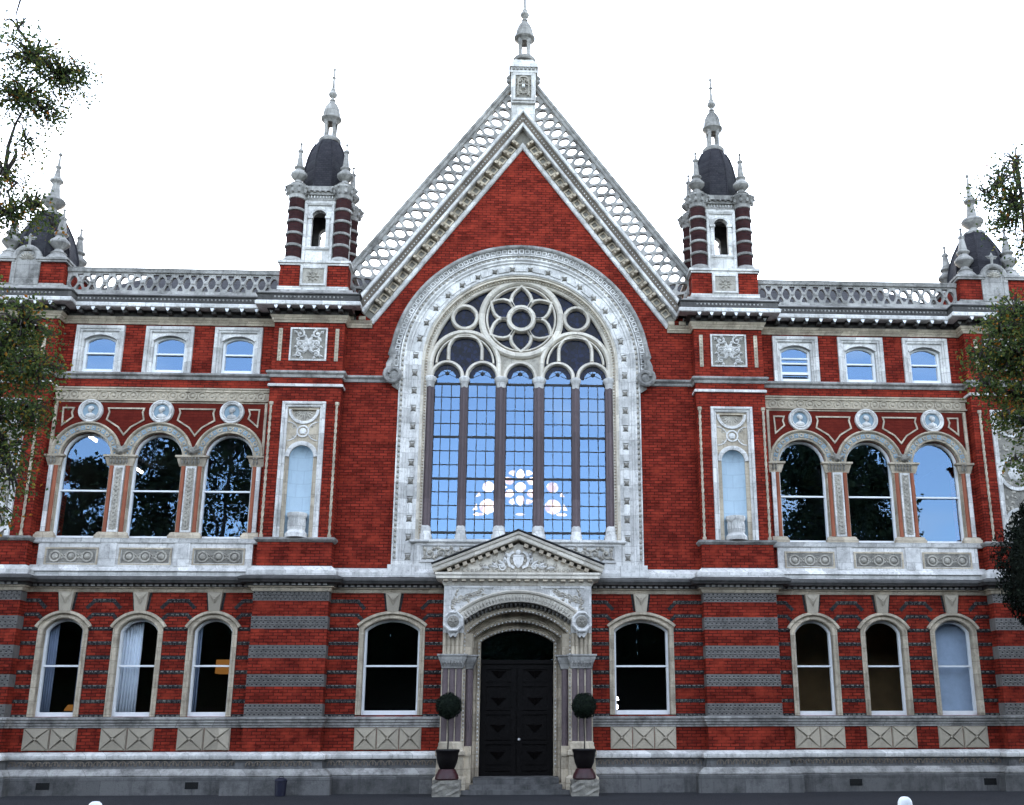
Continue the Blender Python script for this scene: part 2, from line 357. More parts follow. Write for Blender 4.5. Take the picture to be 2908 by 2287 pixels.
def opening(cx, hw, z0, zs, rise, n=20):
    return [(cx-hw, z0)]+archpts(cx, hw, zs, rise, n)+[(cx+hw, z0)]
def along(path, step, off=0.5):
    P = [Vector(p) for p in path]; L = [(P[i+1]-P[i]).length for i in range(len(P)-1)]; T = sum(L); n = max(1, round(T/step)); st = T/n
    out = []; i = 0; acc = 0
    for k in range(n):
        d = (k+off)*st
        while i < len(L)-1 and acc+L[i] < d: acc += L[i]; i += 1
        u = (P[i+1]-P[i]).normalized(); out.append((P[i]+u*(d-acc), u))
    return out
def tile(mb, p, u, a, b, y0, y1, inset=0.0):   # box in the wall plane centred at p, half size a along u, b across
    n = Vector((-u.y, u.x)); q = [p+u*sx*a+n*sz*b for sx, sz in ((-1,-1),(1,-1),(1,1),(-1,1))]; k = 1-inset
    r = [p+u*sx*a*k+n*sz*b*k for sx, sz in ((-1,-1),(1,-1),(1,1),(-1,1))]
    mb.add([(c.x, y1, c.y) for c in q]+[(c.x, y0, c.y) for c in r], [(0,1,2,3),(7,6,5,4),(0,4,5,1),(1,5,6,2),(2,6,7,3),(3,7,4,0)])
def rect(a, b): return [(a[0], a[1]), (b[0], a[1]), (b[0], b[1]), (a[0], b[1])]
def frame_prof(pairs): return pairs
R_ = random.Random(7)
def scroll(mb, x, z, r, y, t=0.03, turns=1.6, flip=1, a0=0.0):
    pts = []
    for i in range(22):
        k = i/21; a = a0+flip*2*pi*turns*k; rr = r*(1-0.85*k); pts.append((x+rr*cos(a), y-0.012*k, z+rr*sin(a)))
    mb.tube(pts, [t*(1-0.4*i/21) for i in range(22)], 5)
    mb.lump(x, y-0.02, z, t*1.3, t*1.3, t*1.3, 6, 4)
def leaf3(mb, x, z, y, L, wd, a, th=0.03):
    u = Vector((cos(a), sin(a))); n = Vector((-u.y, u.x)); P = Vector((x, z))
    q = [P, P+u*L*0.45+n*wd, P+u*L, P+u*L*0.45-n*wd, P+u*L*0.5]
    mb.add([(c.x, y, c.y) for c in q[:4]]+[(q[4].x, y-th, q[4].y)], [(0,1,4),(1,2,4),(2,3,4),(3,0,4)])
def foliage_panel(mb, x0, x1, z0, z1, y, seed=1, s=0.16):   # symmetrical carved leafwork
    rr = random.Random(seed); cx = (x0+x1)/2; hw = (x1-x0)/2; h = z1-z0
    n = max(1, int(hw/(s*1.5)))
    for i in range(n):
        for k in range(max(1, int(h/(s*1.7)))):
            dx = (i+0.5)*hw/n; z = z0+(k+0.5)*h/max(1, int(h/(s*1.7))); r = s*rr.uniform(0.5, 0.75); fl = rr.choice((-1, 1)); a0 = rr.uniform(0, 6)
            for sg in (-1, 1):
                scroll(mb, cx+sg*dx, z, r, y-0.015, s*0.19, 1.2, fl*sg, a0 if sg > 0 else pi-a0)
                for q in range(4):
                    a = a0+q*1.6; a = a if sg > 0 else pi-a
                    leaf3(mb, cx+sg*dx+r*0.6*cos(a), z+r*0.6*sin(a), y-0.01, s*0.95, s*0.30, a+0.7*sg, 0.06)

# ------------------------------------------------------------------ setting: forecourt
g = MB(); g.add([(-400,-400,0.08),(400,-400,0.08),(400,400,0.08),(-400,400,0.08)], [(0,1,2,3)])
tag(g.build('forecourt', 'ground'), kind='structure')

# ------------------------------------------------------------------ the building
B = empty('college_hall', (0, 0, 0))
tag(B, 'large red brick hall with pale carved stone trim, pointed gable and turrets', 'building')
BAYS = (11.57, 9.69, 7.81)
SL, AP = 1.36, 18.15            # slope and apex of the inner edge of the gable
def half(xe):
    return [(-17.5,0),(-14.76,0),(-14.76,-0.35),(-12.6,-0.35),(-12.6,0),(-6.78,0),(-6.78,-0.35),(-4.86,-0.35),(-4.86,0),(-xe,0)]
def paths(xe):
    L = half(xe); Rr = [(-x, y) for x, y in L][::-1]
    return [L[:-1]+Rr[1:]] if xe == 0 else [L, Rr]
def mould(name, m, xe, prof, y=0.0):
    for p in paths(xe):
        b = MB(); b.plan(p, prof); b.build(name, m, B)
# walls -------------------------------------------------------------
GW = dict(hw=0.50, z0=1.93, zs=4.06, rise=0.31); GC = dict(hw=0.72, z0=1.96, zs=4.10, rise=0.27)
AW = dict(hw=0.66, z0=6.42, zs=8.66, rise=0.66); TW = dict(hw=0.46, z0=11.02, zs=11.96, rise=0.15)
for s in (-1, 1):
    holes = [opening(s*b, **d) for b in BAYS for d in (GW, AW)]+[rect((s*b-0.565, 11.0), (s*b+0.565, 12.275)) for b in BAYS]
    b = MB(); b.plate(rect((min(s*12.7, s*6.7), 0), (max(s*12.7, s*6.7), 13.3)), holes, 0, 0.34); b.build('wing_wall', 'brick', B, False)
    b = MB(); b.box(min(s*14.7, s*17.5), max(s*14.7, s*17.5), 0.0, 0.34, 0, 13.3); b.build('wing_wall', 'brick', B, False)
zt = lambda x: AP-SL*abs(x)+1.28
b = MB(); b.plate([(-4.95,0),(4.95,0),(4.95,zt(4.95)),(0,zt(0)),(-4.95,zt(4.95))],
    [opening(0, 2.80, 5.85, 11.37, 2.80, 48), opening(-3.24, **GC), opening(3.24, **GC), opening(0, 1.36, 0.1, 3.98, 0.46)], 0, 0.34)
b.build('gable_wall', 'brick', B, False)
# towers: front with a niche
def tower(cx, end):
    hw = 1.08 if end else 0.96; x0, x1 = cx-hw, cx+hw
    b = MB(); b.plate(rect((x0, 0), (x1, 12.7)), [rect((cx-0.55, 6.43), (cx+0.55, 10.12))], -0.35, -0.02)
    b.box(x0, x1, -0.02, 1.6, 0, 12.7); t = b.build('tower_wall', 'brick', B, False)
    # stone frame of the niche
    fr = MB(); op = [(cx-0.50, 6.43), (cx-0.50, 10.06), (cx+0.50, 10.06), (cx+0.50, 6.43)]
    fr.sweep(op, [(0.0,-0.30),(0.0,-0.385),(0.03,-0.40),(0.075,-0.40),(0.085,-0.34),(0.085,-0.2),(0.0,-0.2)])
    fr.sweep(op, [(-0.07,-0.25),(-0.07,-0.335),(-0.04,-0.36),(-0.003,-0.345),(-0.003,-0.25)])
    f = fr.build('niche_frame', 'pale', B)
    if not end:
        r = 0.32; p = MB()
        p.plate([(cx-0.50, 6.43), (cx-0.50, 10.06), (cx+0.50, 10.06), (cx+0.50, 6.43)], [opening(cx, r, 6.44, 8.61, r), arc(cx, 9.93, 0.32, 180, 360, 16)], -0.29, -0.20)
        p.build('niche_panel', 'cream', f)
        a = MB(); a.box(cx-0.02, cx+0.02, -0.27, -0.25, 8.95, 9.6); a.sweep(archpts(cx, r, 8.61, r), [(0.0,-0.28),(0.0,-0.315),(0.05,-0.335),(0.11,-0.33),(0.12,-0.28)])
        a.sweep(arc(cx, 9.93, 0.33, 180, 360, 16), [(0.0,-0.28),(0.0,-0.31),(-0.02,-0.34),(-0.08,-0.34),(-0.09,-0.28)])
        a.ring(cx, 9.32, 0.15, [(-0.02,-0.28),(-0.02,-0.32),(0.02,-0.32),(0.02,-0.28)], 20)
        a.lump(cx, -0.29, 9.32, 0.10, 0.05, 0.10)
        for sg in (-1, 1):
            a.sweep(arc(cx+sg*0.40, 9.32, 0.26, 90 if sg < 0 else 90, -90 if sg < 0 else 270, 10), [(-0.012,-0.28),(-0.012,-0.31),(0.012,-0.31),(0.012,-0.28)])
        a.build('niche_moulding', 'pale', f)
        l = MB(); l.box(cx-0.33, cx+0.33, -0.21, -0.16, 9.1, 9.97)
        for k in range(9):
            an = radians(200+k*17.5); leaf3(l, cx, 9.93, -0.22, 0.29, 0.045, an, 0.03)
        for sg in (-1, 1):
            for dz in (-0.16, 0.15): scroll(l, cx+sg*0.24, 9.32+dz, 0.07, -0.285, 0.016, 1.2, sg)
        l.build('shell_carving', 'carved', f)
        c = MB(); n = 14; vs = []; ks = [(1.0, 6.43), (1.0, 7.5), (1.0, 8.61)]+[(cos(radians(e)), 8.61+r*sin(radians(e))) for e in (15, 30, 45, 60, 75, 89)]
        for k, z in ks:
            for i in range(n+1): an = pi*i/n; vs.append((cx+r*k*cos(an), -0.24+0.9*r*k*sin(an)*0.7, z))
        c.add(vs, [(j*(n+1)+i, j*(n+1)+i+1, (j+1)*(n+1)+i+1, (j+1)*(n+1)+i) for j in range(len(ks)-1) for i in range(n)])
        c.build('niche_back', 'niche', f)
        d = MB(); pf = [(0.29,6.43),(0.29,6.53),(0.25,6.58),(0.22,6.62),(0.22,6.93),(0.245,6.97),(0.26,7.0),(0.26,7.08),(0.22,7.09)]
        d.lathe(cx, -0.26, pf, 24)
        for i in range(12):
            an = pi+pi*(i+0.5)/12; d.lump(cx+0.225*cos(an), -0.26+0.225*sin(an), 6.78, 0.018, 0.018, 0.15, 6, 4)
        d.build('niche_pedestal', 'pale', f)
    else:
        p = MB(); p.box(cx-0.50, cx+0.50, -0.24, -0.16, 6.43, 10.06)
        q = MB(); q.box(cx-0.48, cx+0.48, -0.235, -0.23, 6.45, 10.0)
        for k in range(90): q.lump(cx+R_.uniform(-0.44, 0.44), -0.245, R_.uniform(6.5, 9.9), R_.uniform(0.03, 0.07), 0.03, R_.uniform(0.03, 0.07), 6, 4)
        p.build('niche_panel', 'carved_dark', f); q.build('leaf_carving', 'carved', f)
        a = MB(); a.box(cx-0.02, cx+0.02, -0.236, -0.232, 6.5, 10.0)
        for zc in (9.86, 8.35, 6.9):
            if zc > 9.5: a.sweep(arc(cx, zc, 0.40, 180, 360, 20), [(0.0,-0.23),(0.0,-0.30),(-0.09,-0.30),(-0.09,-0.23)])
            else: a.ring(cx, zc, 0.40, [(0.0,-0.23),(0.0,-0.30),(0.09,-0.30),(0.09,-0.23)], 28)
            a.lump(cx, -0.25, zc, 0.22, 0.06, 0.22 if zc < 9.5 else 0.12)
        a.build('niche_moulding', 'pale', f)
    # twisted shafts at the corners
    for sg in (-1, 1):
        x = cx+sg*0.88; b = MB(); n = 60
        b.lathe(x, -0.365, [(0.055,10.04),(0.06,10.12)], 8); b.lathe(x, -0.365, [(0.05,6.43),(0.055,6.50)], 8)
        for ph in (0, pi):
            b.tube([(x+0.016*cos(ph+i*1.0), -0.375+0.016*sin(ph+i*1.0), 6.48+3.58*i/n) for i in range(n+1)], 0.024, 5)
        b.build('twisted_shaft', 'cream', B)
    # square carved panel, two strips
    pz0, pz1 = 11.31, 12.26
    b = MB(); b.sweep(rect((cx-0.46, pz0+0.04), (cx+0.46, pz1-0.04))[::-1], [(0,-0.3),(0,-0.385),(0.045,-0.385),(0.045,-0.3)], True)
    fr = b.build('panel_frame', 'pale', B)
    b = MB(); b.box(cx-0.46, cx+0.46, -0.356, -0.30, pz0+0.04, pz1-0.04); b.build('panel_ground', 'carved_dark', fr)
    b = MB(); foliage_panel(b, cx-0.46, cx+0.46, pz0+0.04, pz1-0.04, -0.36, 3, 0.17); b.lump(cx, -0.37, (pz0+pz1)/2, 0.09, 0.06, 0.09)
    for k in range(8): leaf3(b, cx, (pz0+pz1)/2, -0.37, 0.3, 0.06, k*pi/4+0.4, 0.05)
    b.build('leaf_carving', 'pale', fr)
    for sg in (-1, 1):
        b = MB(); x = cx+sg*0.77; b.box(x-0.05, x+0.05, -0.375, -0.3, 11.3, 12.24)
        for k in range(9): b.lump(x, -0.375, 11.36+0.103*k, 0.035, 0.02, 0.035, 6, 4)
        b.build('strip_panel', 'cream', B)
    # diapered grey bands on the ground storey, thin fillet above
    for z0, z1 in ((4.79,5.03),(4.08,4.40),(3.35,3.67),(2.65,2.95),(1.92,2.23)):
        b = MB().use('diaper'); b.plan([(x0,0.3),(x0,-0.35),(x1,-0.35),(x1,0.3)], [(0.004,z0),(0.004,z1),(-0.05,z1),(-0.05,z0)])
        b.use('brick_slate'); nx = 17  # flat dark dots paint the shaded recesses between raised bricks
        for r in range(3):
            z = z0+(r+0.5)*(z1-z0)/3
            for i in range(nx):
                x = x0+(x1-x0)*(i+0.5+(0.25 if r % 2 else -0.25))/nx; b.lump(x, -0.352, z, 0.032, 0.006, 0.020, 6, 4)
        b.use('diaper')
        for r in range(4):
            z = z0+r*(z1-z0)/3
            for i in range(nx):
                x = x0+(x1-x0)*(i+0.5+(0.25 if r % 2 else -0.25))/nx
                if 0 < r < 3: b.add([(x-0.05,-0.354,z),(x,-0.354,z+0.03),(x+0.05,-0.354,z),(x,-0.354,z-0.03),(x,-0.385,z)], [(0,1,4),(1,2,4),(2,3,4),(3,0,4)])
        b.build('diaper_band', 'brick_grey', B, False)
    b = MB(); b.plan([(x0,0.3),(x0,-0.35),(x1,-0.35),(x1,0.3)], [(-0.03,10.55),(0.05,10.56),(0.05,10.62),(0.03,10.64),(-0.03,10.64)]); b.build('fillet', 'pale', B)
    b = MB(); b.plan([(x0,0.0),(x0,-0.35),(x1,-0.35),(x1,0.0)], [(-0.03,6.30),(0.03,6.31),(0.09,6.37),(0.09,6.41),(0.04,6.43),(-0.03,6.43)]); b.build('niche_sill', 'grey', B)
    return t
for s in (-1, 1):
    tower(s*5.82, False); tower(s*13.68, True)
# plinth, sill band, cornices ------------------------------------------
PX = 1.88
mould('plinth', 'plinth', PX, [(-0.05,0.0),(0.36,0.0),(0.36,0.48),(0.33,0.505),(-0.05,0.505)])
mould('plinth_moulding', 'grey', PX, [(-0.05,0.505),(0.31,0.505),(0.33,0.53),(0.32,0.56),(0.29,0.57),(0.27,0.61),(0.20,0.66),(0.19,0.68),(-0.05,0.68)])  # lighter stone here paints the bright highlight of the chamfer
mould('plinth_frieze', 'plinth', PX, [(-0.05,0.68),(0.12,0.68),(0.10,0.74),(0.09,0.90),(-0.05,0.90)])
mould('plinth_capping', 'pale', PX, [(-0.05,0.90),(0.15,0.90),(0.17,0.93),(0.17,1.0),(0.10,1.04),(0.02,1.08),(-0.05,1.08)])
for p in paths(PX):
    b = MB(); b.plan(p, [(-0.04,0.75),(-0.02,0.75),(-0.02,0.77),(-0.04,0.77)])
    for i in range(len(p)-1):
        (xa, ya), (xb, yb) = p[i], p[i+1]
        if abs(xb-xa) < 1 or min(abs(xa), abs(xb)) > 14.7: continue
        n = int((xb-xa-0.3)/0.2)
        for k in range(n):
            x = xa+0.15+(xb-xa-0.3)*(k+0.5)/n
            b.sweep(arc(x, 0.77, 0.075, 200, -20, 8), [(0.0,ya-0.08),(0.0,ya-0.125),(0.022,ya-0.125),(0.022,ya-0.08)])
            b.lump(x, ya-0.10, 0.80, 0.03, 0.03, 0.05, 6, 4)
    b.build('plinth_carving', 'brown', B)
mould('sill_band', 'grey', PX, [(-0.05,1.66),(0.03,1.66),(0.03,1.70),(0.06,1.72),(0.06,1.76),(0.10,1.79),(0.10,1.83),(0.14,1.86),(0.14,1.90),(-0.05,1.93)])
mould('bed_mould', 'cream', 0, [(-0.05,5.03),(0.03,5.03),(0.05,5.06),(0.07,5.12),(0.12,5.13),(0.12,5.16),(-0.05,5.16)])
mould('cornice', 'soot_tone', 0, [(-0.05,5.16),(0.14,5.16),(0.18,5.22),(0.30,5.24),(0.34,5.30),(0.36,5.31),(0.36,5.36),(0.20,5.43),(-0.05,5.43)])
mould('base_course', 'pale', 0, [(-0.05,5.43),(0.19,5.43),(0.19,5.55),(0.14,5.58),(0.10,5.62),(0.03,5.68),(-0.05,5.69)])
for p in paths(0):
    b = MB(); b.plan(p, [(-0.04,5.19),(-0.02,5.19),(-0.02,5.21),(-0.04,5.21)])
    for i in range(len(p)-1):
        (xa, ya), (xb, yb) = p[i], p[i+1]
        if abs(xb-xa) < 1 or min(abs(xa), abs(xb)) > 14.7: continue
        n = int((xb-xa)/0.16)
        for k in range(n):
            x = xa+(xb-xa)*(k+0.5)/n
            if abs(x) < 1.95: continue
            b.box(x-0.045, x+0.045, ya-0.20, ya-0.10, 5.17, 5.225)
    b.build('dentils', 'grey', B, False)
mould('string_course', 'grey', 3.66, [(-0.05,10.82),(0.03,10.82),(0.05,10.86),(0.05,10.89),(0.09,10.92),(0.11,10.94),(0.11,10.98),(0.06,11.01),(-0.05,11.01)])
CX = 4.16
mould('frieze', 'cream', CX, [(-0.05,12.42),(0.03,12.42),(0.04,12.46),(0.07,12.49),(0.07,12.53),(0.10,12.57),(0.12,12.61),(-0.05,12.61)])
TX = 4.62
mould('cornice_bed', 'soot_tone', TX, [(-0.05,12.61),(0.08,12.61),(0.08,12.74),(0.20,12.76),(-0.05,12.77)])  # near black along the whole bracket zone
mould('corona', 'pale', TX, [(-0.05,12.77),(0.45,12.77),(0.47,12.79),(0.47,12.87),(0.44,12.90),(-0.05,12.90)])
mould('gutter', 'soot_tone', TX, [(-0.05,12.90),(0.40,12.90),(0.42,12.94),(0.42,13.07),(0.46,13.09),(0.46,13.12),(-0.05,13.12)])
mould('parapet_ledge', 'grey', TX, [(-0.05,13.12),(0.44,13.12),(0.30,13.22),(0.20,13.24),(0.18,13.33),(-0.05,13.36)])
for p in paths(TX):
    br = MB(); he = MB(); st = MB(); eg = MB()
    for q, zq in ((br, 12.69), (he, 12.72), (st, 13.0), (eg, 12.5)): q.plan(p, [(-0.04,zq),(-0.02,zq),(-0.02,zq+0.02),(-0.04,zq+0.02)])
    for i in range(len(p)-1):
        (xa, ya), (xb, yb) = p[i], p[i+1]
        if abs(xb-xa) < 1 or min(abs(xa), abs(xb)) > 14.7: continue
        n = round((xb-xa)/0.42)
        for k in range(n+1):
            x = xa+0.1+(xb-xa-0.2)*k/n
            br.box(x-0.055, x+0.055, ya-0.30, ya-0.05, 12.66, 12.768)
            he.add([(x-0.055,ya-0.44,12.765),(x+0.055,ya-0.44,12.765),(x+0.03,ya-0.44,12.70),(x,ya-0.44,12.665),(x-0.03,ya-0.44,12.70),
                    (x-0.05,ya-0.36,12.765),(x+0.05,ya-0.36,12.765),(x,ya-0.37,12.69)], [(0,1,2,3,4),(0,5,6,1),(0,4,3,7,5),(1,6,7,3,2),(5,7,6)])
        n = round((xb-xa)/0.105)
        for k in range(n): st.lump(xa+(xb-xa)*(k+0.5)/n, ya-0.425, 13.01, 0.028, 0.02, 0.03, 6, 4)
        n = round((xb-xa)/0.06)
        for k in range(n): eg.lump(xa+(xb-xa)*(k+0.5)/n, ya-0.075, 12.51, 0.02, 0.02, 0.024, 5, 4)
    br.build('brackets', 'soot_tone', B); he.build('bracket_drops', 'white', B, False); st.build('gutter_studs', 'grey', B); eg.build('egg_moulding', 'cream', B)
# balustrades ----------------------------------------------------------
def lattice(mb, P0, d, t, L, h, per, y0, y1, bw, bh, tw):
    """pierced parapet: rounded hexagons with three-cornered holes between them"""
    P0 = Vector(P0); d = Vector(d); t = Vector(t); n = max(1, round(L/per)); p = L/n; mb_holes = []; Q = lambda a, q: tuple(P0+d*a+t*(q*h))
    for i in range(n):      # one block of the parapet per hexagon
        a = i*p; hs = []
        hs.append([Q(a+0.5*p+bw*p*x, 0.5+bh*z) for x, z in ((0.30,1),(0.72,0.66),(1,0.18),(1,-0.18),(0.72,-0.66),(0.30,-1),(-0.30,-1),(-0.72,-0.66),(-1,-0.18),(-1,0.18),(-0.72,0.66),(-0.30,1))])
        def half(sg):       # holes over the joints belong to the block on their left
            return [Q(a+p+tw*p*x, 0.5+sg*z) for x, z in ((-1,0.43),(1,0.43),(0.92,0.33),(0.45,0.19),(0,0.135),(-0.45,0.19),(-0.92,0.33))]
        last = i == n-1
        mb_holes.append(hs[0])
        if not last: mb_holes += [half(1), half(-1)]
    mb.plate([Q(0, 0), Q(L, 0), Q(L, 1), Q(0, 1)], mb_holes, y0, y1)
    for i in range(1, n):
        v = P0+d*(i*p)+t*(0.5*h); mb.lump(v.x, y0, v.y, 0.05, 0.03, 0.05, 8, 4)
for s in (-1, 1):
    x0, x1 = min(s*12.62, s*6.76), max(s*12.62, s*6.76)
    b = MB(); lattice(b, (x0, 13.34), (1, 0), (0, 1), x1-x0, 0.56, 0.345, -0.14, -0.03, 0.31, 0.30, 0.235)
    b.box(x0, x1, -0.15, 0.0, 13.30, 13.375); r = b.build('balustrade', 'grey', B)
    b = MB(); b.sweep([(x0, 13.9), (x1, 13.9)], [(0,-0.17),(0.02,-0.19),(0.06,-0.19),(0.09,-0.21),(0.13,-0.21),(0.15,-0.15),(0.15,0.0),(0,0.03)]); b.build('coping', 'grey', r)
    # gable rake
    dv = Vector((4.45, SL*4.45)).normalized(); u = Vector((-s*dv.x, dv.y)); pn = Vector((s*dv.y, dv.x)); cs = dv.x
    zz = lambda x, v: AP-SL*abs(x)+v
    foot = Vector((s*4.74, zz(4.74, 1.52))); LL = (4.74+0.05)/dv.x
    b = MB(); lattice(b, foot, u, pn, LL, 1.12*cs, 0.385, 0.14, 0.25, 0.315, 0.255, 0.235); r = b.build('rake_balustrade', 'grey', B)
    b = MB(); a0 = (s*4.82, zz(4.82, 2.60)); a1 = (s*0.22, zz(0.22, 2.60)); pth = [a0, a1] if s < 0 else [a1, a0]
    b.sweep(pth, [(0,0.10),(0.03,0.08),(0.07,0.08),(0.10,0.04),(0.16,0.04),(0.18,0.12),(0.18,0.32),(0,0.34)]); b.build('coping', 'grey', r)
    sw = lambda name, m, v0, prof, xf: None
# rake mouldings run over the apex as one piece each
def rake(name, m, xf, v, prof):
    b = MB(); zz = AP+v; b.sweep([(-xf, zz-SL*xf), (0, zz), (xf, zz-SL*xf)], prof); return b.build(name, m, B)
k = cos(math.atan(SL))
rake('rake_fillet', 'pale', 4.13, 0.0, [(0,0.05),(0,-0.05),(0.05*k,-0.08),(0.17*k,-0.08),(0.2*k,-0.04),(0.23*k,-0.04),(0.23*k,0.05)])
rake('rake_bed', 'carved_dark', 4.20, 0.23, [(0,0.05),(0,-0.02),(0.42*k,-0.02),(0.42*k,0.05)])
rake('rake_corona', 'pale', 4.40, 0.65, [(0,0.05),(0,-0.24),(0.03*k,-0.26),(0.13*k,-0.26),(0.16*k,-0.22),(0.16*k,0.05)])
rake('rake_cyma', 'brown', 4.46, 0.81, [(0,0.05),(0,-0.20),(0.28*k,-0.27),(0.28*k,0.05)])
rake('rake_capping', 'pale', 4.50, 1.09, [(0,0.20),(0,-0.33),(0.04*k,-0.35),(0.16*k,-0.33),(0.30*k,0.0),(0.30*k,0.20)])
br = MB(); sq = MB(); sd_ = MB()
for q, vq in ((br, 0.44), (sq, 0.46), (sd_, 0.95)): q.sweep([(-4.1, AP-SL*4.1+vq), (0, AP+vq), (4.1, AP-SL*4.1+vq)], [(-0.01,0.02),(-0.01,0.04),(0.01,0.04),(0.01,0.02)])
for s in (-1, 1):
    pa = [(s*4.12, AP-SL*4.12+0.44), (s*0.10, AP-SL*0.10+0.44)]
    for p, u in along(pa, 0.42, 0.5):
        tile(br, p, u, 0.055, 0.13, -0.20, -0.02, 0.25); sq.lump(p.x+u.x*0.0, -0.2, p.y, 0.04, 0.06, 0.04, 6, 4)
    for p, u in along(pa, 0.42, 0.0):
        q = [(-0.09, -0.09), (0.09, -0.09), (0.09, 0.09), (-0.09, 0.09)]; n = Vector((-u.y, u.x))
        sq.sweep([p+u*a+n*c for a, c in (q if s < 0 else q[::-1])], [(-0.02,-0.01),(-0.02,-0.06),(0.02,-0.06),(0.02,-0.01)], True)
    for p, u in along([(s*4.4, AP-SL*4.4+0.95), (0, AP+0.95)], 0.1): sd_.lump(p.x, -0.235, p.y, 0.022, 0.02, 0.022, 5, 4)
br.build('rake_brackets', 'cream', B); sq.build('rake_coffers', 'cream', B); sd_.build('rake_studs', 'pale', B)
# feet of the gable: short horizontal runs into the towers
for s in (-1, 1):
    b = MB(); x0, x1 = min(s*4.15, s*4.88), max(s*4.15, s*4.88)
    b.box(x0, x1, 0.02, 0.04, 12.66, 12.72)
    for i in range(2): b.box(x0+0.12+i*0.32-0.09, x0+0.12+i*0.32+0.09, -0.10, -0.02, 12.64, 12.74)
    b.build('rake_foot', 'cream', B, False)
# ------------------------------------------------------------------ windows
def face(mb, loop, y): return mb.add([(a, y, b) for a, b in loop], [tuple(range(len(loop)))])
def inset(cx, hw, z0, zs, rise, d, n=20):
    return opening(cx, hw-d, z0+d, zs, rise*(hw-d)/hw if rise < hw else rise-d, n)
def sash(parent, cx, hw, z0, zs, rise, rail, gm, y=0.16, sill=0.11, raised=0.0):
    b = MB(); lp = opening(cx, hw, z0, zs, rise)
    b.sweep(lp, [(0.02,y),(-0.05,y),(-0.065,y+0.03),(-0.065,y+0.09),(0.02,y+0.09)], True)
    b.box(cx-hw+0.055, cx+hw-0.055, y-0.02, y+0.06, z0+0.002, z0+sill)
    b.box(cx-hw+0.05, cx+hw-0.05, y-0.01, y+0.065, rail-0.022, rail+0.022)
    if raised: b.box(cx-hw+0.05, cx+hw-0.05, y+0.0, y+0.07, z0+sill+raised, z0+sill+raised+0.075); b.box(cx-hw+0.05, cx+hw-0.05, y+0.0, y+0.07, rail+0.13, rail+0.17)
    f = b.build('sash', 'white', parent)
    top = rail
    g = MB(); ip = inset(cx, hw, z0, zs, rise, 0.05)
    up = [(cx-hw+0.05, top)]+ip[1:-1]+[(cx+hw-0.05, top)]
    lo = rect((cx-hw+0.05, z0+sill*0.5+raised), (cx+hw-0.05, top))
    face(g, up, y+0.045); face(g, lo, y+0.06)
    g.build('pane', gm, f, False, recalc=False)
SUR = {}
def ground_window(cx, d, gm='glass_low'):
    hw, z0, zs, rise = d['hw'], d['z0'], d['zs'], d['rise']; wd = 0.125
    b = MB(); pth = opening(cx, hw, z0, zs, rise)
    b.sweep(pth, [(-0.004,0.15),(-0.004,-0.03),(0.02,-0.05),(0.05,-0.05),(0.055,-0.03),(0.09,-0.03),(0.10,-0.045),(wd,-0.045),(wd,0.05)])
    hp = archpts(cx, hw+wd, zs+0.05, rise+0.045)
    b.sweep(hp, [(-0.0,0.05),(-0.0,-0.055),(0.03,-0.10),(0.06,-0.10),(0.065,-0.085),(0.095,-0.085),(0.10,0.05)])
    w_ = b.build('ground_window', 'cream', B)
    sash(w_, cx, hw, z0, zs, rise, 3.18, gm)
    kb, kt = (0.135, 0.19) if hw < 0.6 else (0.14, 0.20); zk = zs+0.05+rise+0.13
    b = MB(); f = (-0.09, -0.14)
    b.add([(cx-kb,f[0],zk),(cx+kb,f[0],zk),(cx+kt,f[1],5.03),(cx-kt,f[1],5.03),(cx-kb,0.02,zk),(cx+kb,0.02,zk),(cx+kt,0.02,5.03),(cx-kt,0.02,5.03)],
          [(0,1,2,3),(5,4,7,6),(4,0,3,7),(1,5,6,2),(3,2,6,7),(4,5,1,0)])
    zt_ = 5.0; b.add([(cx-kt*0.8,-0.141,zt_),(cx+kt*0.8,-0.141,zt_),(cx,-0.12,zk+0.16),(cx,-0.185,zt_-0.16)], [(0,1,3),(1,2,3),(2,0,3)])
    b.lump(cx, -0.15, zt_-0.10, 0.04, 0.04, 0.04, 6, 4)
    b.build('keystone', 'beige', w_, False)
    # faceted faience panels below the sill
    n = 2 if hw < 0.6 else 3; W = 0.66 if hw < 0.6 else 0.845
    b = MB(); st = 2*W/n
    for i in range(n):
        x = cx-W+st*(i+0.5); z = 1.385; h = 0.265; a = st/2-0.012; y = -0.012
        b.box(x-a-0.006, x+a+0.006, y, 0.01, z-h-0.004, z+h+0.004)
        for q in range(4):
            c = [(x-a,z-h),(x+a,z-h),(x+a,z+h),(x-a,z+h)]; p, r = c[q], c[(q+1) % 4]; e = 0.045
            m = ((p[0]+r[0])/2, (p[1]+r[1])/2)
            sh = lambda v: (v[0]+(m[0]-v[0])*e+(x-v[0])*0.04, v[1]+(m[1]-v[1])*e+(z-v[1])*0.04)
            p2, r2 = sh(p), sh(r); t2 = (x+(m[0]-x)*0.13, z+(m[1]-z)*0.13)
            cen = ((p2[0]+r2[0]+t2[0])/3, (p2[1]+r2[1]+t2[1])/3)
            b.add([(p2[0],y-0.002,p2[1]),(r2[0],y-0.002,r2[1]),(t2[0],y-0.055,t2[1]),(p2[0],y-0.03,p2[1]),(r2[0],y-0.03,r2[1]),(t2[0],y-0.075,t2[1])], [(0,1,2),(3,5,4),(0,3,4,1),(1,4,5,2),(2,5,3,0)])
        b.lump(x, y-0.05, z, 0.035, 0.04, 0.035, 8, 4)
    b.build('faience_panel', 'beige', B, False)
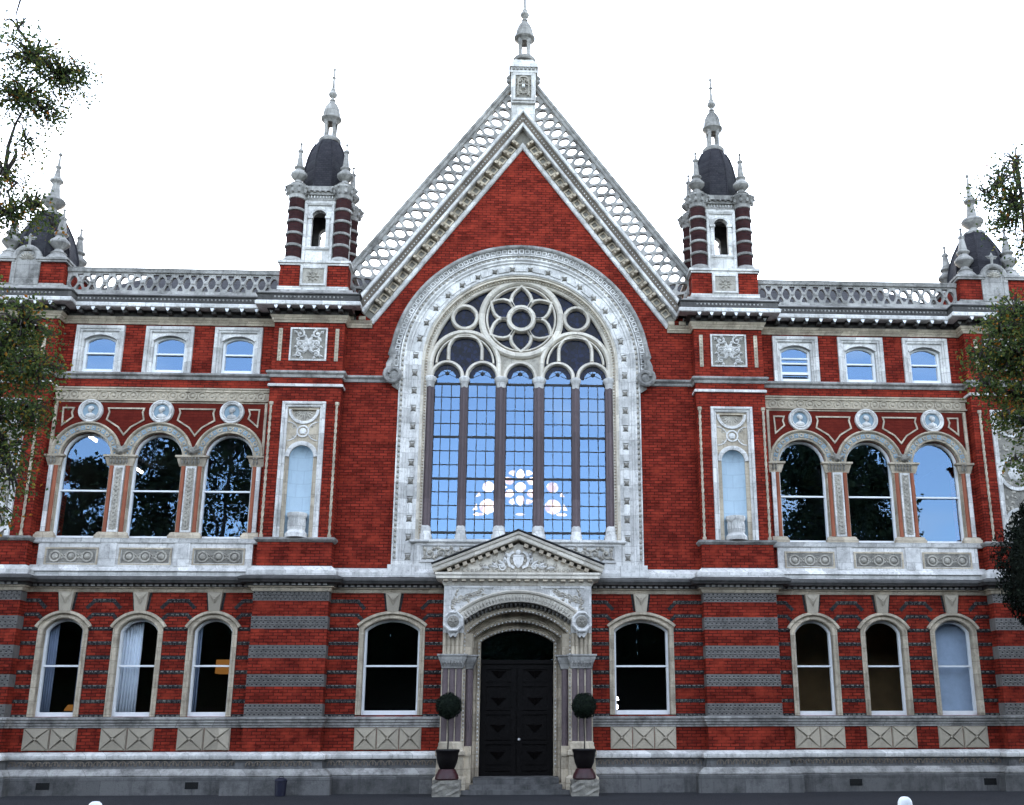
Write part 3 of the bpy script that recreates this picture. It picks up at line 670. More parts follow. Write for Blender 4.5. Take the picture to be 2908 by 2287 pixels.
def attic_window(cx, raised=0.0):
    b = MB(); hw, z0, zs, rise = TW['hw'], TW['z0'], TW['zs'], TW['rise']
    op = [(cx-0.56, 11.01), (cx-0.56, 12.27), (cx+0.56, 12.27), (cx+0.56, 11.01)]
    b.sweep(op, [(0,0.05),(0,-0.05),(0.03,-0.07),(0.09,-0.07),(0.095,-0.03),(0.095,0.05)])
    b.sweep(op, [(-0.06,0.05),(-0.06,-0.02),(-0.03,-0.035),(0,-0.02),(0,0.05)])
    b.plate([(cx-0.50, 11.01), (cx-0.50, 12.21), (cx+0.50, 12.21), (cx+0.50, 11.01)], [opening(cx, hw-0.02, 11.02, zs, rise)], 0.02, 0.13)
    b.sweep(archpts(cx, hw-0.02, zs, rise), [(0,0.06),(0,-0.01),(0.05,-0.01),(0.07,0.06)])
    w_ = b.build('attic_window', 'pale', B); sash(w_, cx, hw-0.03, z0+0.02, zs, rise, 11.60, 'glass_attic', 0.13, 0.10, raised)
for s in (-1, 1):
    for b_ in BAYS: ground_window(s*b_, GW); attic_window(s*b_, 0.13 if (s > 0 and b_ == BAYS[2]) else 0)
    ground_window(s*3.24, GC)
# dog-tooth courses between the ground windows
GP = [(-0.048,0.01),(-0.048,-0.004),(0.048,-0.004),(0.048,0.01)]
def grooves(xa, xb, wins):
    """dark header courses from xa to xb, broken at windows (centre, half width, key half width)"""
    cuts = [xa]+[q for c, hw in wins for q in (c-hw, c+hw)]+[xb]
    for i in range(0, len(cuts), 2):
        l, r = cuts[i], cuts[i+1]; b = MB(); th = MB()
        b.box(l+0.02, r-0.02, 0.012, 0.03, 1.95, 4.85); th.box(l+0.02, r-0.02, 0.035, 0.05, 1.95, 4.85)
        for k in range(8):
            z = 4.46-0.36*k
            a, c = l, r; cl = i > 0; crr = i < len(cuts)-2
            kick = k == 0
            p = [(a+(0.06 if kick and cl else 0), z), (c-(0.06 if kick and crr else 0), z)]
            if kick and cl: p = [(a-0.07, z-0.13)]+p
            if kick and crr: p = p+[(c+0.07, z-0.13)]
            b.sweep(p, GP)
            n = int((c-a)/0.105)
            for q in range(n):
                x = a+(c-a)*(q+0.5)/n; th.add([(x-0.04,-0.005,z-0.034),(x+0.04,-0.005,z-0.034),(x+0.04,-0.005,z+0.034),(x-0.04,-0.005,z+0.034),(x,-0.045,z)], [(0,1,4),(1,2,4),(2,3,4),(3,0,4)])
        p = [(l+0.08 if i else l, 4.82), (r-0.08 if i < len(cuts)-2 else r, 4.82)]
        if i: p = [(l-0.12, 4.62), (p[0][0], 4.82)]+p[1:]
        if i < len(cuts)-2: p = p+[(r+0.12, 4.62)]
        b.sweep(p, GP)
        n = int((r-l)/0.105)
        for q in range(n):
            x = l+(r-l)*(q+0.5)/n; z = 4.82; th.add([(x-0.04,-0.005,z-0.034),(x+0.04,-0.005,z-0.034),(x+0.04,-0.005,z+0.034),(x-0.04,-0.005,z+0.034),(x,-0.045,z)], [(0,1,4),(1,2,4),(2,3,4),(3,0,4)])
        o = b.build('header_course', 'brick_slate', B, False); th.build('dog_tooth', 'brick_grey', o, False)
grooves(-12.6, -6.78, [(-c, 0.63) for c in BAYS]); grooves(6.78, 12.6, [(c, 0.63) for c in BAYS[::-1]])
grooves(-4.86, -1.9, [(-3.24, 0.85)]); grooves(1.9, 4.86, [(3.24, 0.85)])
for s in (-1, 1):     # dark brick edging beside each keystone
    for c, kb, kt in [(b_, 0.135, 0.19) for b_ in BAYS]+[(3.24, 0.14, 0.20)]:
        for sg in (-1, 1):
            b = MB(); x = s*c; b.sweep([(x+sg*(kb+0.03), 4.58), (x+sg*(kt+0.035), 5.03)][::1], [(-0.03,0.01),(-0.03,-0.006),(0.03,-0.006),(0.03,0.01)])
            b.build('keystone_edging', 'brick_slate', B, False)
# first floor arcades --------------------------------------------------
def arcade(s):
    cs = sorted(s*b_ for b_ in BAYS); X0, X1 = cs[0]-0.88, cs[2]+0.88; R = 0.90; zs = AW['zs']
    o = [(X0-0.03, 10.14), (X0-0.03, zs)]
    for c in cs: o += [(c-R, zs)]+arc(c, zs, R, 180, 0, 20)[1:-1]+[(c+R, zs)]
    o += [(X1+0.03, zs), (X1+0.03, 10.14)]
    o = [p for i, p in enumerate(o) if i == 0 or (Vector(p)-Vector(o[i-1])).length > 1e-4]
    b = MB(); b.plate(o, [], -0.02, 0.01); b.build('arcade_spandrel', 'brick_dark', B, False)
    for xe in (X0-0.07, X1): b = MB(); b.box(xe, xe+0.07, -0.09, 0.01, 8.70, 10.15); b.build('arcade_edge', 'cream', B, False)
    b = MB(); b.plan([(X0-0.06,0.02),(X0-0.06,0),(X1+0.06,0),(X1+0.06,0.02)], [(-0.02,10.15),(0.03,10.15),(0.03,10.18),(0.08,10.20),(0.08,10.24),(0.05,10.25),(0.05,10.44),(0.09,10.46),(0.09,10.50),(0.12,10.53),(0.12,10.56),(-0.02,10.58)])
    e = b.build('arcade_entablature', 'cream', B)
    b = MB(); n = 21
    for i in range(n):
        x = X0+(X1-X0)*(i+0.5)/n; b.ring(x, 10.345, 0.105, [(-0.014,-0.045),(-0.014,-0.075),(0.014,-0.075),(0.014,-0.045)], 16); b.lump(x, -0.055, 10.345, 0.05, 0.03, 0.05, 8, 4)
    b.build('guilloche', 'beige', e)
    for c in cs:
        hw = AW['hw']; w_ = MB()
        w_.sweep(archpts(c, 0.66, zs, 0.66, 32), [(-0.004,0.12),(-0.004,-0.03),(0.02,-0.045),(0.19,-0.045),(0.20,-0.08),(0.235,-0.11),(0.26,-0.11),(0.275,-0.08),(0.275,0.02),(0.10,0.02)])
        for sg in (-1, 1):
            w_.box(min(c+sg*0.655, c+sg*0.74), max(c+sg*0.655, c+sg*0.74), 0.01, 0.18, 6.47, zs)
        wn = w_.build('arch_window', 'cream', B)
        t1 = MB(); t2 = MB(); t2.sweep(arc(c, zs, 0.77, 180, 0, 24), [(-0.01,-0.03),(-0.01,-0.02),(0.01,-0.02),(0.01,-0.03)])
        for i, (p, u) in enumerate(along(arc(c, zs, 0.77, 180, 0, 40), 0.145)):
            tile(t1, p, u, 0.060, 0.065, -0.056, -0.03, 0.1)
            n_ = Vector((-u.y, u.x))
            if i % 2 == 0: t2.ring(p.x, p.y, 0.045, [(-0.012,-0.05),(-0.012,-0.075),(0.012,-0.075),(0.012,-0.05)], 12)
            else: t2.lump(p.x, -0.056, p.y, 0.022, 0.02, 0.022, 6, 4)
        t1.build('arch_tiles', 'bluetile', wn, False); t2.build('arch_rosettes', 'cream', wn)
        sash(wn, c, hw, 6.42, zs, 0.66, 7.74, 'glass', 0.17, 0.10)
        # medallion with a relief head
        m = MB(); m.ring(c, 9.90, 0.26, [(-0.05,-0.02),(-0.05,-0.06),(-0.02,-0.09),(0.0,-0.07),(0.02,-0.09),(0.055,-0.09),(0.07,-0.05),(0.07,-0.01)], 32); mo = m.build('medallion', 'pale', B)
        m = MB(); m.add([(c+0.24*cos(2*pi*i/24), -0.025, 9.90+0.24*sin(2*pi*i/24)) for i in range(24)], [tuple(range(24))]); m.build('medallion_ground', 'bluetile', mo)
        m = MB(); tl = 0.015*(1 if c > 0 else -1); m.lump(c+tl, -0.055, 9.945, 0.060, 0.05, 0.082, 12, 8); m.lump(c+tl*2.4, -0.085, 9.935, 0.018, 0.03, 0.022, 6, 4); m.lump(c-tl, -0.045, 9.975, 0.072, 0.045, 0.066, 10, 6)
        m.lathe(c, -0.03, [(0.028,9.82),(0.032,9.88)], 10); m.lump(c, -0.03, 9.765, 0.135, 0.05, 0.075, 12, 6); m.build('portrait_head', 'pale', mo)
    # piers
    for x, full in [(cs[0]-0.94, 1), ((cs[0]+cs[1])/2, 0), ((cs[1]+cs[2])/2, 0), (cs[2]+0.94, -1)]:
        b = MB(); a, c = (x-0.28, x+0.28) if full == 0 else ((x+0.05, x+0.28) if full == 1 else (x-0.28, x-0.05))
        b.box(a, c, -0.01, 0.02, 6.42, zs)
        b.plan([(a-0.02,0.02),(a-0.02,0),(c+0.02,0),(c+0.02,0.02)], [(-0.02,8.38),(0.03,8.38),(0.04,8.42),(0.07,8.52),(0.09,8.60),(0.13,8.62),(0.13,8.67),(-0.02,8.69)])
        b.plan([(a-0.02,0.02),(a-0.02,0),(c+0.02,0),(c+0.02,0.02)], [(-0.02,6.42),(0.13,6.42),(0.13,6.50),(0.10,6.53),(0.09,6.57),(0.05,6.60),(-0.02,6.60)])
        pr = b.build('arcade_pier', 'cream', B)
        b = MB()
        for k in range(int((c-a)/0.085)):
            xx = a+0.04+0.085*k
            leaf3(b, xx, 8.40, -0.085, 0.2, 0.035, pi/2, 0.05); b.lump(xx, -0.115, 8.585, 0.03, 0.03, 0.03, 6, 4)
        if full == 0: b.lump(x, -0.13, 8.78, 0.10, 0.08, 0.12, 8, 6); b.lump(x, -0.19, 8.74, 0.05, 0.06, 0.05, 6, 4); [leaf3(b, x, 8.74, -0.13, 0.26, 0.06, q, 0.05) for q in (0.5, 1.1, 2.04, 2.64)]
        b.build('capital_carving', 'carved_dark', pr)
        b = MB(); xs = (x-0.212, x+0.212) if full == 0 else ((x+0.212,) if full == 1 else (x-0.212,))
        for q in xs: b.lathe(q, -0.015, [(0.062,6.60),(0.055,6.66),(0.055,8.34),(0.062,8.38)], 14)
        b.build('colonnette', 'pink', pr)
        b = MB(); cx = x if full == 0 else x+0.10*full; hw = 0.14 if full == 0 else 0.055
        b.box(cx-hw, cx+hw, -0.07, 0.0, 6.60, 8.38); b.build('pilaster', 'pale', pr, False)
        if full == 0:
            b = MB(); b.box(cx-0.095, cx+0.095, -0.078, -0.06, 6.66, 8.32)
            for k in range(14):
                z = 6.73+0.117*k; b.ring(cx, z, 0.05, [(-0.012,-0.07),(-0.012,-0.1),(0.012,-0.1),(0.012,-0.07)], 10)
                for sg in (-1, 1): leaf3(b, cx, z+0.058, -0.078, 0.085, 0.022, pi/2-sg*pi/2, 0.03)
            b.build('pilaster_carving', 'carved', pr)
    # spandrel shields
    F = [(-0.02,-0.01),(-0.02,-0.05),(0.02,-0.05),(0.02,-0.01)]
    for c in ((cs[0]+cs[1])/2, (cs[1]+cs[2])/2):
        b = MB(); b.sweep([(c-0.47,9.98),(c+0.47,9.98),(c+0.44,9.87),(c+0.47,9.75),(c+0.49,9.66),(c+0.17,9.46),(c,9.24),(c-0.17,9.46),(c-0.49,9.66),(c-0.47,9.75),(c-0.44,9.87)][::-1], F, True); b.build('spandrel_frame', 'cream', B)
    for c, sg in ((cs[0]-0.83, 1), (cs[2]+0.83, -1)):
        b = MB(); b.sweep([(c+sg*0.10,9.98),(c+sg*0.38,9.98),(c+sg*0.34,9.85),(c+sg*0.38,9.72),(c+sg*0.12,9.50)][::(-1 if sg > 0 else 1)], F, True); b.build('spandrel_frame', 'cream', B)
    # apron below the windows
    b = MB(); b.box(X0+0.02, X1-0.02, -0.10, 0.0, 5.69, 6.30)
    b.plan([(X0,0.02),(X0,0),(X1,0),(X1,0.02)], [(-0.02,6.28),(0.12,6.29),(0.15,6.34),(0.15,6.39),(0.17,6.42),(-0.02,6.43)])
    b.plan([(X0,0.02),(X0,0),(X1,0),(X1,0.02)], [(-0.02,5.55),(0.24,5.55),(0.20,5.62),(0.14,5.66),(0.13,5.72),(-0.02,5.72)])
    for x in ((cs[0]+cs[1])/2, (cs[1]+cs[2])/2): b.box(x-0.2, x+0.2, -0.15, -0.05, 5.69, 6.285)
    ap = b.build('window_apron', 'pale', B)
    for c in cs:
        b = MB(); b.box(c-0.61, c+0.61, -0.104, -0.05, 5.78, 6.11); b.build('apron_panel', 'carved_dark', ap, False)
        b = MB(); b.sweep(rect((c-0.63,5.76),(c+0.63,6.13))[::-1], [(0,-0.09),(0,-0.13),(0.045,-0.13),(0.05,-0.09)], True); b.build('apron_frame', 'cream', ap, False)
        b = MB()
        for q in (-0.41, 0, 0.41):
            b.ring(c+q, 5.945, 0.13, [(-0.02,-0.1),(-0.02,-0.13),(0.018,-0.13),(0.018,-0.1)], 20); b.lump(c+q, -0.105, 5.945, 0.085, 0.05, 0.085, 10, 6)
        for q in (-0.205, 0.205):
            for a in range(4): leaf3(b, c+q, 5.945, -0.105, 0.12, 0.03, a*pi/2+pi/4, 0.03)
        b.build('apron_rosettes', 'carved', ap)
arcade(-1); arcade(1)
# ------------------------------------------------------------------ great window
ZC = 11.37
def jarch(r, zb): return [(-r, zb)]+arc(0, ZC, r, 180, 0, 56)+[(r, zb)]
b = MB()
b.sweep(jarch(2.52, 5.72), [(-0.004,0.33),(-0.004,0.20),(0.03,0.16),(0.06,0.16),(0.08,0.10),(0.12,0.09),(0.15,0.04),(0.19,0.04),(0.21,0.0),(0.225,0.0),(0.225,0.33)])
gw = b.build('great_window', 'light', B)
b = MB(); b.sweep(jarch(2.745, 5.72), [(0,0.05),(0,-0.005),(0.02,-0.03),(0.05,-0.03),(0.06,-0.02),(0.335,-0.02),(0.355,-0.06),(0.395,-0.06),(0.395,0.05)]); b.build('window_surround', 'pale', gw)
b = MB(); b.sweep(jarch(3.14, 5.75), [(0,0.05),(0,-0.05),(0.05,-0.10),(0.09,-0.10),(0.10,-0.06),(0.15,-0.06),(0.17,-0.12),(0.20,-0.12),(0.205,0.05)]); b.build('jamb_moulding', 'pale', gw)
b = MB(); b.sweep([(-3.345, 11.02)]+arc(0, ZC, 3.345, 180, 0, 56)+[(3.345, 11.02)], [(0,0.05),(0,-0.09),(0.03,-0.09),(0.03,-0.07),(0.16,-0.07),(0.17,-0.13),(0.21,-0.16),(0.26,-0.16),(0.29,-0.12),(0.29,0.05)]); hood = b.build('hood_mould', 'grey', gw)
bd = MB(); bp = MB(); bo = MB()
IN_ = [(-0.01,0.02),(-0.01,0.04),(0.01,0.04),(0.01,0.02)]
for q, rq in ((bd, 3.44), (bp, 3.26), (bo, 2.66)): q.sweep(jarch(rq, 5.9 if rq < 3.3 else 11.05), IN_)
for p, u in along([(-3.445, 11.1)]+arc(0, ZC, 3.445, 180, 0, 56)+[(3.445, 11.1)], 0.165):
    n = Vector((-u.y, u.x)); q = [(-0.055,-0.055),(0.055,-0.055),(0.055,0.055),(-0.055,0.055)]
    bd.sweep([p+u*a+n*c for a, c in q][::-1], [(-0.014,-0.06),(-0.014,-0.10),(0.014,-0.10),(0.014,-0.06)], True)
bd.build('hood_beads', 'pale', gw, False)
for p, u in along(jarch(3.26, 5.9), 0.145): bp.lump(p.x, -0.07, p.y, 0.05, 0.045, 0.05, 7, 4)
for p, u in along(jarch(2.63, 6.45), 0.085): bo.lump(p.x, 0.095, p.y, 0.032, 0.04, 0.032, 6, 4)
bp.build('egg_moulding', 'carved', gw); bo.build('bead_moulding', 'cream', gw)
bl = MB(); or_ = MB()
for q in (bl, or_): q.sweep(jarch(2.92, 5.85), IN_)
for i, (p, u) in enumerate(along(jarch(2.92, 5.85), 0.255)):
    if i % 2: tile(bl, p, u, 0.165, 0.085, -0.055, -0.02, 0.12)
    else:
        or_.lump(p.x, -0.03, p.y, 0.06, 0.06, 0.06, 7, 4)
        for q in range(4): leaf3(or_, p.x, p.y, -0.025, 0.11, 0.035, q*pi/2+0.78, 0.04)
bl.build('jamb_blocks', 'pale', gw, False); or_.build('jamb_masks', 'carved_dark', gw)
for s in (-1, 1):    # scroll stops of the hood
    b = MB(); x, z = s*3.50, 10.96
    pts = [(x+s*0.03,-0.12,z+0.42),(x+s*0.10,-0.15,z+0.25)]+[(x-s*0.02+s*0.19*cos(a)*(1-0.028*k), -0.17-0.006*k, z-0.0+0.19*sin(a)*(1-0.028*k)) for k, a in enumerate([0.9-0.42*i for i in range(18)])]
    b.tube(pts, [0.06]*4+[0.06-0.0018*i for i in range(len(pts)-4)], 7); b.lump(x, -0.14, z, 0.16, 0.12, 0.16, 10, 6)
    leaf3(b, x, z+0.3, -0.15, 0.42, 0.10, pi/2-s*0.15, 0.08); leaf3(b, x-s*0.02, z-0.1, -0.12, 0.24, 0.09, -pi/2-s*0.4, 0.08); leaf3(b, x+s*0.08, z+0.15, -0.13, 0.25, 0.07, pi/2+s*0.5, 0.06)
    b.v = [(x+(p[0]-x)*1.3, p[1]*1.15-0.01, z+0.03+(p[2]-z)*1.3) for p in b.v]
    b.build('scroll_stop', 'grey', gw)
# tracery
LC = (-2.05, -1.06, 0.0, 1.06, 2.05); LH = 0.40; MU = (-2.51, -1.555, -0.53, 0.53, 1.555, 2.51)
YT = 0.23
def rib(h, y=YT): return [(-h,y+0.10),(-h,y-0.01),(-h*0.45,y-0.07),(h*0.45,y-0.07),(h,y-0.01),(h,y+0.10)]
b = MB()
for c in LC: b.sweep([(c-LH-0.03, 11.02)]+archpts(c, LH+0.03, 11.10, LH+0.03, 20)+[(c+LH+0.03, 11.02)], rib(0.055, YT))
for s in (-1, 1):
    b.sweep([(s*1.555-0.95, 11.04)]+archpts(s*1.555, 0.95, 11.48, 0.95, 28)+[(s*1.555+0.95, 11.04)], rib(0.07, YT-0.02))
    b.sweep([(s*1.555-0.47, 11.60), (s*1.555-0.47, 11.80)]+arc(s*1.555, 11.90, 0.47, 180, 0, 28)+[(s*1.555+0.47, 11.80), (s*1.555+0.47, 11.60)], rib(0.05, YT+0.02)); b.ring(s*1.59, 12.88, 0.345, rib(0.06), 32)
    b.sweep(archpts(s*1.555, 0.80, 11.5, 0.80, 24), rib(0.03, YT+0.015))
b.ring(0.01, 12.86, 1.12, rib(0.09, YT-0.03), 56); b.ring(0.01, 12.86, 0.975, rib(0.035, YT+0.01), 56); b.ring(0.01, 12.86, 0.36, rib(0.065, YT-0.02), 32)
b.ring(0.01, 12.86, 0.30, rib(0.02, YT+0.0), 32)
for k in range(6):
    a = radians(30+60*k); u = Vector((cos(a), sin(a))); n = Vector((-u.y, u.x)); c = Vector((0.01, 12.86))
    pts = [(0.34,-0.20),(0.46,-0.27),(0.60,-0.295),(0.74,-0.25),(0.87,-0.15),(1.0,-0.0)]
    full = pts+[(x, -y) for x, y in pts[::-1][1:]]
    b.sweep([c+u*x+n*y for x, y in full], rib(0.05, YT+0.005))
tr = b.build('tracery', 'light', gw)
b = MB()
o = [(-0.57,11.45),(0.57,11.45),(0.72,11.85),(0.55,11.96),(0.3,11.82),(0.0,11.76),(-0.3,11.82),(-0.55,11.96),(-0.72,11.85)]
b.plate([(-0.62,11.02)]+[(-0.43,11.02)]+archpts(0,0.43,11.10,0.43,16)+[(0.43,11.02),(0.62,11.02),(0.62,11.5),(0.82,11.98),(0.55,11.88),(0.3,11.79),(0.0,11.76),(-0.3,11.79),(-0.55,11.88),(-0.82,11.98),(-0.62,11.5)], [], YT+0.02, YT+0.09)
b.build('tracery_web', 'carved', gw, False)
for i, x in enumerate(MU):
    r = 0.135 if i in (2, 3) else (0.105 if i in (1, 4) else 0.125); y = 0.20
    b = MB()
    for q in ((-0.55, 0.0), (0.55, 0.0), (0, -0.45)): b.lathe(x+q[0]*r, y+q[1]*r, [(r*0.52,6.85),(r*0.52,10.78)], 10)
    b.box(x-r*0.8, x+r*0.8, y, y+0.14, 6.6, 11.02); sh = b.build('mullion_shaft', 'mauve', gw)
    b = MB(); b.lathe(x, y, [(r*0.9,10.76),(r*1.0,10.80),(r*1.0,10.88),(r*1.25,10.93),(r*1.45,11.0),(r*1.45,11.05),(r*1.1,11.08),(r*0.8,11.10)], 14)
    sh2 = b.build('mullion_capital', 'pale', sh); b = MB()
    b.lathe(x, y, [(r*1.5,6.46),(r*1.5,6.60),(r*1.25,6.66),(r*1.25,6.76),(r*1.1,6.84),(r*0.8,6.87)], 14)
    b.build('mullion_base', 'pale', sh)
for c in LC:
    g = MB(); face(g, [(c-LH-0.02, 6.5), (c+LH+0.02, 6.5), (c+LH+0.02, 11.08)]+[(c+0.25*cos(a), 11.08+0.25*sin(a)) for a in [pi*i/16 for i in range(17)]]+[(c-LH-0.02, 11.08)], YT+0.07); g.build('leaded_pane', 'glass_hall', gw, False, recalc=False)
    g = MB(); g.sweep(arc(c, 11.08, 0.335, 180, 0, 20), [(-0.085,YT+0.075),(-0.085,YT+0.068),(0.085,YT+0.068),(0.085,YT+0.075)]); g.build('light_border', 'stained', gw, False)
    g = MB(); y0, y1 = YT+0.055, YT+0.085
    for q in (-1, 1): g.box(c+q*LH/3-0.011, c+q*LH/3+0.011, y0, y1, 6.5, 10.92); g.box(c+q*(LH-0.01)-0.018, c+q*(LH-0.01)+0.018, y0-0.002, y1+0.002, 6.5, 11.1)
    for z in (10.91, 9.37, 8.19, 6.70): g.box(c-LH, c+LH, y0-0.01, y1+0.01, z-0.03, z+0.03)
    for z in (10.52, 10.14, 9.755, 8.975, 8.58, 7.82, 7.445, 7.07): g.box(c-LH, c+LH, y0+0.003, y1-0.003, z-0.013, z+0.013)
    g.lump(c, YT+0.06, 11.22, 0.06, 0.03, 0.06, 8, 4)
    for a in (90, 30, 150, -25, 205): g.tube([(c, YT+0.065, 11.22), (c+0.3*cos(radians(a)), YT+0.065, 11.22+0.3*sin(radians(a))*(1 if a != 90 else 0.8))], 0.008, 4)
    g.build('glazing_bars', 'lead', gw, False)
g = MB(); yq = YT+0.095
lo = [(-2.52,11.10)]+arc(0, ZC, 2.52, 180, 0, 40)+[(2.52,11.10)]
for c in LC[::-1]: lo += [(c+0.42*cos(a), 11.10+0.42*sin(a)) for a in [pi*i/16 for i in range(17)]]
g.plate(lo, [], yq, yq+0.01); g.build('stained_pane', 'stained', gw, False)
# sill, frieze panel under the window
b = MB(); b.box(-2.75, 2.75, -0.06, 0.3, 5.60, 6.36)
b.plan([(-2.75,0.3),(-2.75,0),(2.75,0),(2.75,0.3)], [(-0.05,6.36),(0.10,6.36),(0.13,6.39),(0.13,6.43),(-0.25,6.52)])
fz = b.build('frieze_panel', 'pale', gw, False)
b = MB(); b.sweep(rect((-2.56,5.88),(2.56,6.28))[::-1], [(0,-0.05),(0,-0.10),(0.03,-0.11),(0.05,-0.05)], True); b.build('frieze_frame', 'pale', fz)
b = MB(); foliage_panel(b, -2.5, 2.5, 5.89, 6.27, -0.062, 11, 0.2); b.build('frieze_carving', 'carved', fz)
for s in (-1, 1): b = MB(); b.box(min(s*2.70, s*3.42), max(s*2.70, s*3.42), -0.21, 0.0, 5.44, 5.76); b.build('jamb_plinth', 'pale', gw, False)
# ------------------------------------------------------------------ gable finial
def lantern(b, x, y, z, r, n=6, h=0.56):
    """open lantern: colonnettes, flared cap, fluted cupola, ball and spirelet; z = foot"""
    b.lathe(x, y, [(r*1.5,z-0.08),(r*1.62,z-0.03),(r*1.62,z+0.02),(r*1.35,z+0.08),(r*1.1,z+0.10)], 20)
    for k in range(4):
        a = pi/4+k*pi/2; b.lathe(x+r*0.82*cos(a), y+r*0.82*sin(a), [(r*0.27,z+0.10),(r*0.25,z+0.14),(r*0.25,z+h-0.06),(r*0.34,z+h)], 8)
    for k in range(4):      # arched heads
        a = k*pi/2; T = lambda px, py, pz, a=a: (x+px*cos(a)-py*sin(a), y+px*sin(a)+py*cos(a), pz)
        q = r*0.82
        b.plate([(-q,z+h-0.02),(-q*0.52,z+h-0.02)]+arc(0, z+h-0.02, q*0.52, 180, 0, 8)[1:-1]+[(q*0.52,z+h-0.02),(q,z+h-0.02),(q,z+h+q*0.72),(-q,z+h+q*0.72)], [], -q-0.05*r, -q+0.3*r, T)
        b.box(*(sorted((T(-q*0.6,-q,0)[0], T(q*0.6,-q+0.08*r,0)[0]))), *(sorted((T(-q*0.6,-q,0)[1], T(q*0.6,-q+0.08*r,0)[1]))), z+0.09, z+0.13)
    zc = z+h+r*0.60
    b.lathe(x, y, [(r*0.9,zc-0.08),(r*1.15,zc),(r*1.48,zc+0.06),(r*1.5,zc+0.11),(r*1.35,zc+0.14),(r*1.2,zc+0.17)], 20)
    b.lathe(x, y, [(r*1.2,zc+0.16),(r*1.16,zc+0.28),(r*1.02,zc+0.42),(r*0.72,zc+0.56),(r*0.38,zc+0.66),(r*0.30,zc+0.70)], 20)
    for k in range(12):
        a = k*pi/6; b.tube([(x+q*r*cos(a), y+q*r*sin(a), zc+w_) for q, w_ in ((1.2,0.17),(1.17,0.28),(1.03,0.42),(0.73,0.56),(0.39,0.66))], 0.016, 4)
    z2 = zc+0.70
    b.lathe(x, y, [(r*0.30,z2),(r*0.42,z2+0.02),(r*0.42,z2+0.05),(r*0.22,z2+0.08),(r*0.22,z2+0.12),(r*0.55,z2+0.18),(r*0.66,z2+0.24),(r*0.55,z2+0.30),(r*0.34,z2+0.36),
                  (r*0.40,z2+0.40),(r*0.24,z2+0.44),(r*0.15,z2+0.78),(r*0.32,z2+0.83),(r*0.15,z2+0.88),(r*0.12,z2+1.06),(r*0.24,z2+1.11),(r*0.22,z2+1.15),(r*0.05,z2+1.18)], 14)
    return z2+1.05
zz0 = AP-0.5
b = MB(); b.box(-0.35, 0.35, -0.06, 0.36, 19.0, 19.66); b.box(-0.37, 0.37, -0.16, 0.40, 19.66, 20.68)
b.box(-0.41, 0.41, -0.19, 0.44, 20.68, 20.75); b.box(-0.385, 0.385, -0.17, 0.42, 20.75, 20.86); b.box(-0.44, 0.44, -0.22, 0.47, 20.86, 20.95)
b.frus(0, 0.12, 20.95, 21.22, 0.44, 0.24, 0.34, 0.20)
fb = b.build('gable_finial', 'pale', B, False)
b = MB(); b.sweep(rect((-0.24,19.80),(0.24,20.58))[::-1], [(0,-0.15),(0,-0.19),(0.08,-0.20),(0.10,-0.15)], True)
b.build('finial_frame', 'pale', fb, False)
b = MB(); b.box(-0.24, 0.24, -0.165, -0.1, 19.80, 20.58); b.build('finial_ground', 'carved_dark', fb, False)
b = MB(); foliage_panel(b, -0.21, 0.21, 19.84, 20.54, -0.165, 5, 0.15); b.sweep(opening(0, 0.16, 19.98, 20.38, 0.16, 10), [(-0.02,-0.15),(-0.02,-0.2),(0.02,-0.2),(0.02,-0.15)], True); b.build('finial_carving', 'carved', fb)
b = MB(); b.lump(0, -0.20, 20.2, 0.05, 0.06, 0.06, 8, 6); b.build('finial_boss', 'white', fb)
for s in (-1, 1):
    b = MB()
    for z in (20.62, 20.5): b.lump(s*0.43, 0.05, z, 0.09, 0.1, 0.08, 8, 6)
    b.build('finial_volute', 'grey', fb)
b = MB()
for x in (-0.3,-0.18,-0.06,0.06,0.18,0.3): b.lump(x, -0.20, 20.80, 0.045, 0.04, 0.05, 6, 4)
b.build('finial_eggs', 'grey', fb)
b = MB(); lantern(b, 0.02, 0.12, 21.28, 0.215, h=0.58); b.build('finial_lantern', 'grey', fb)
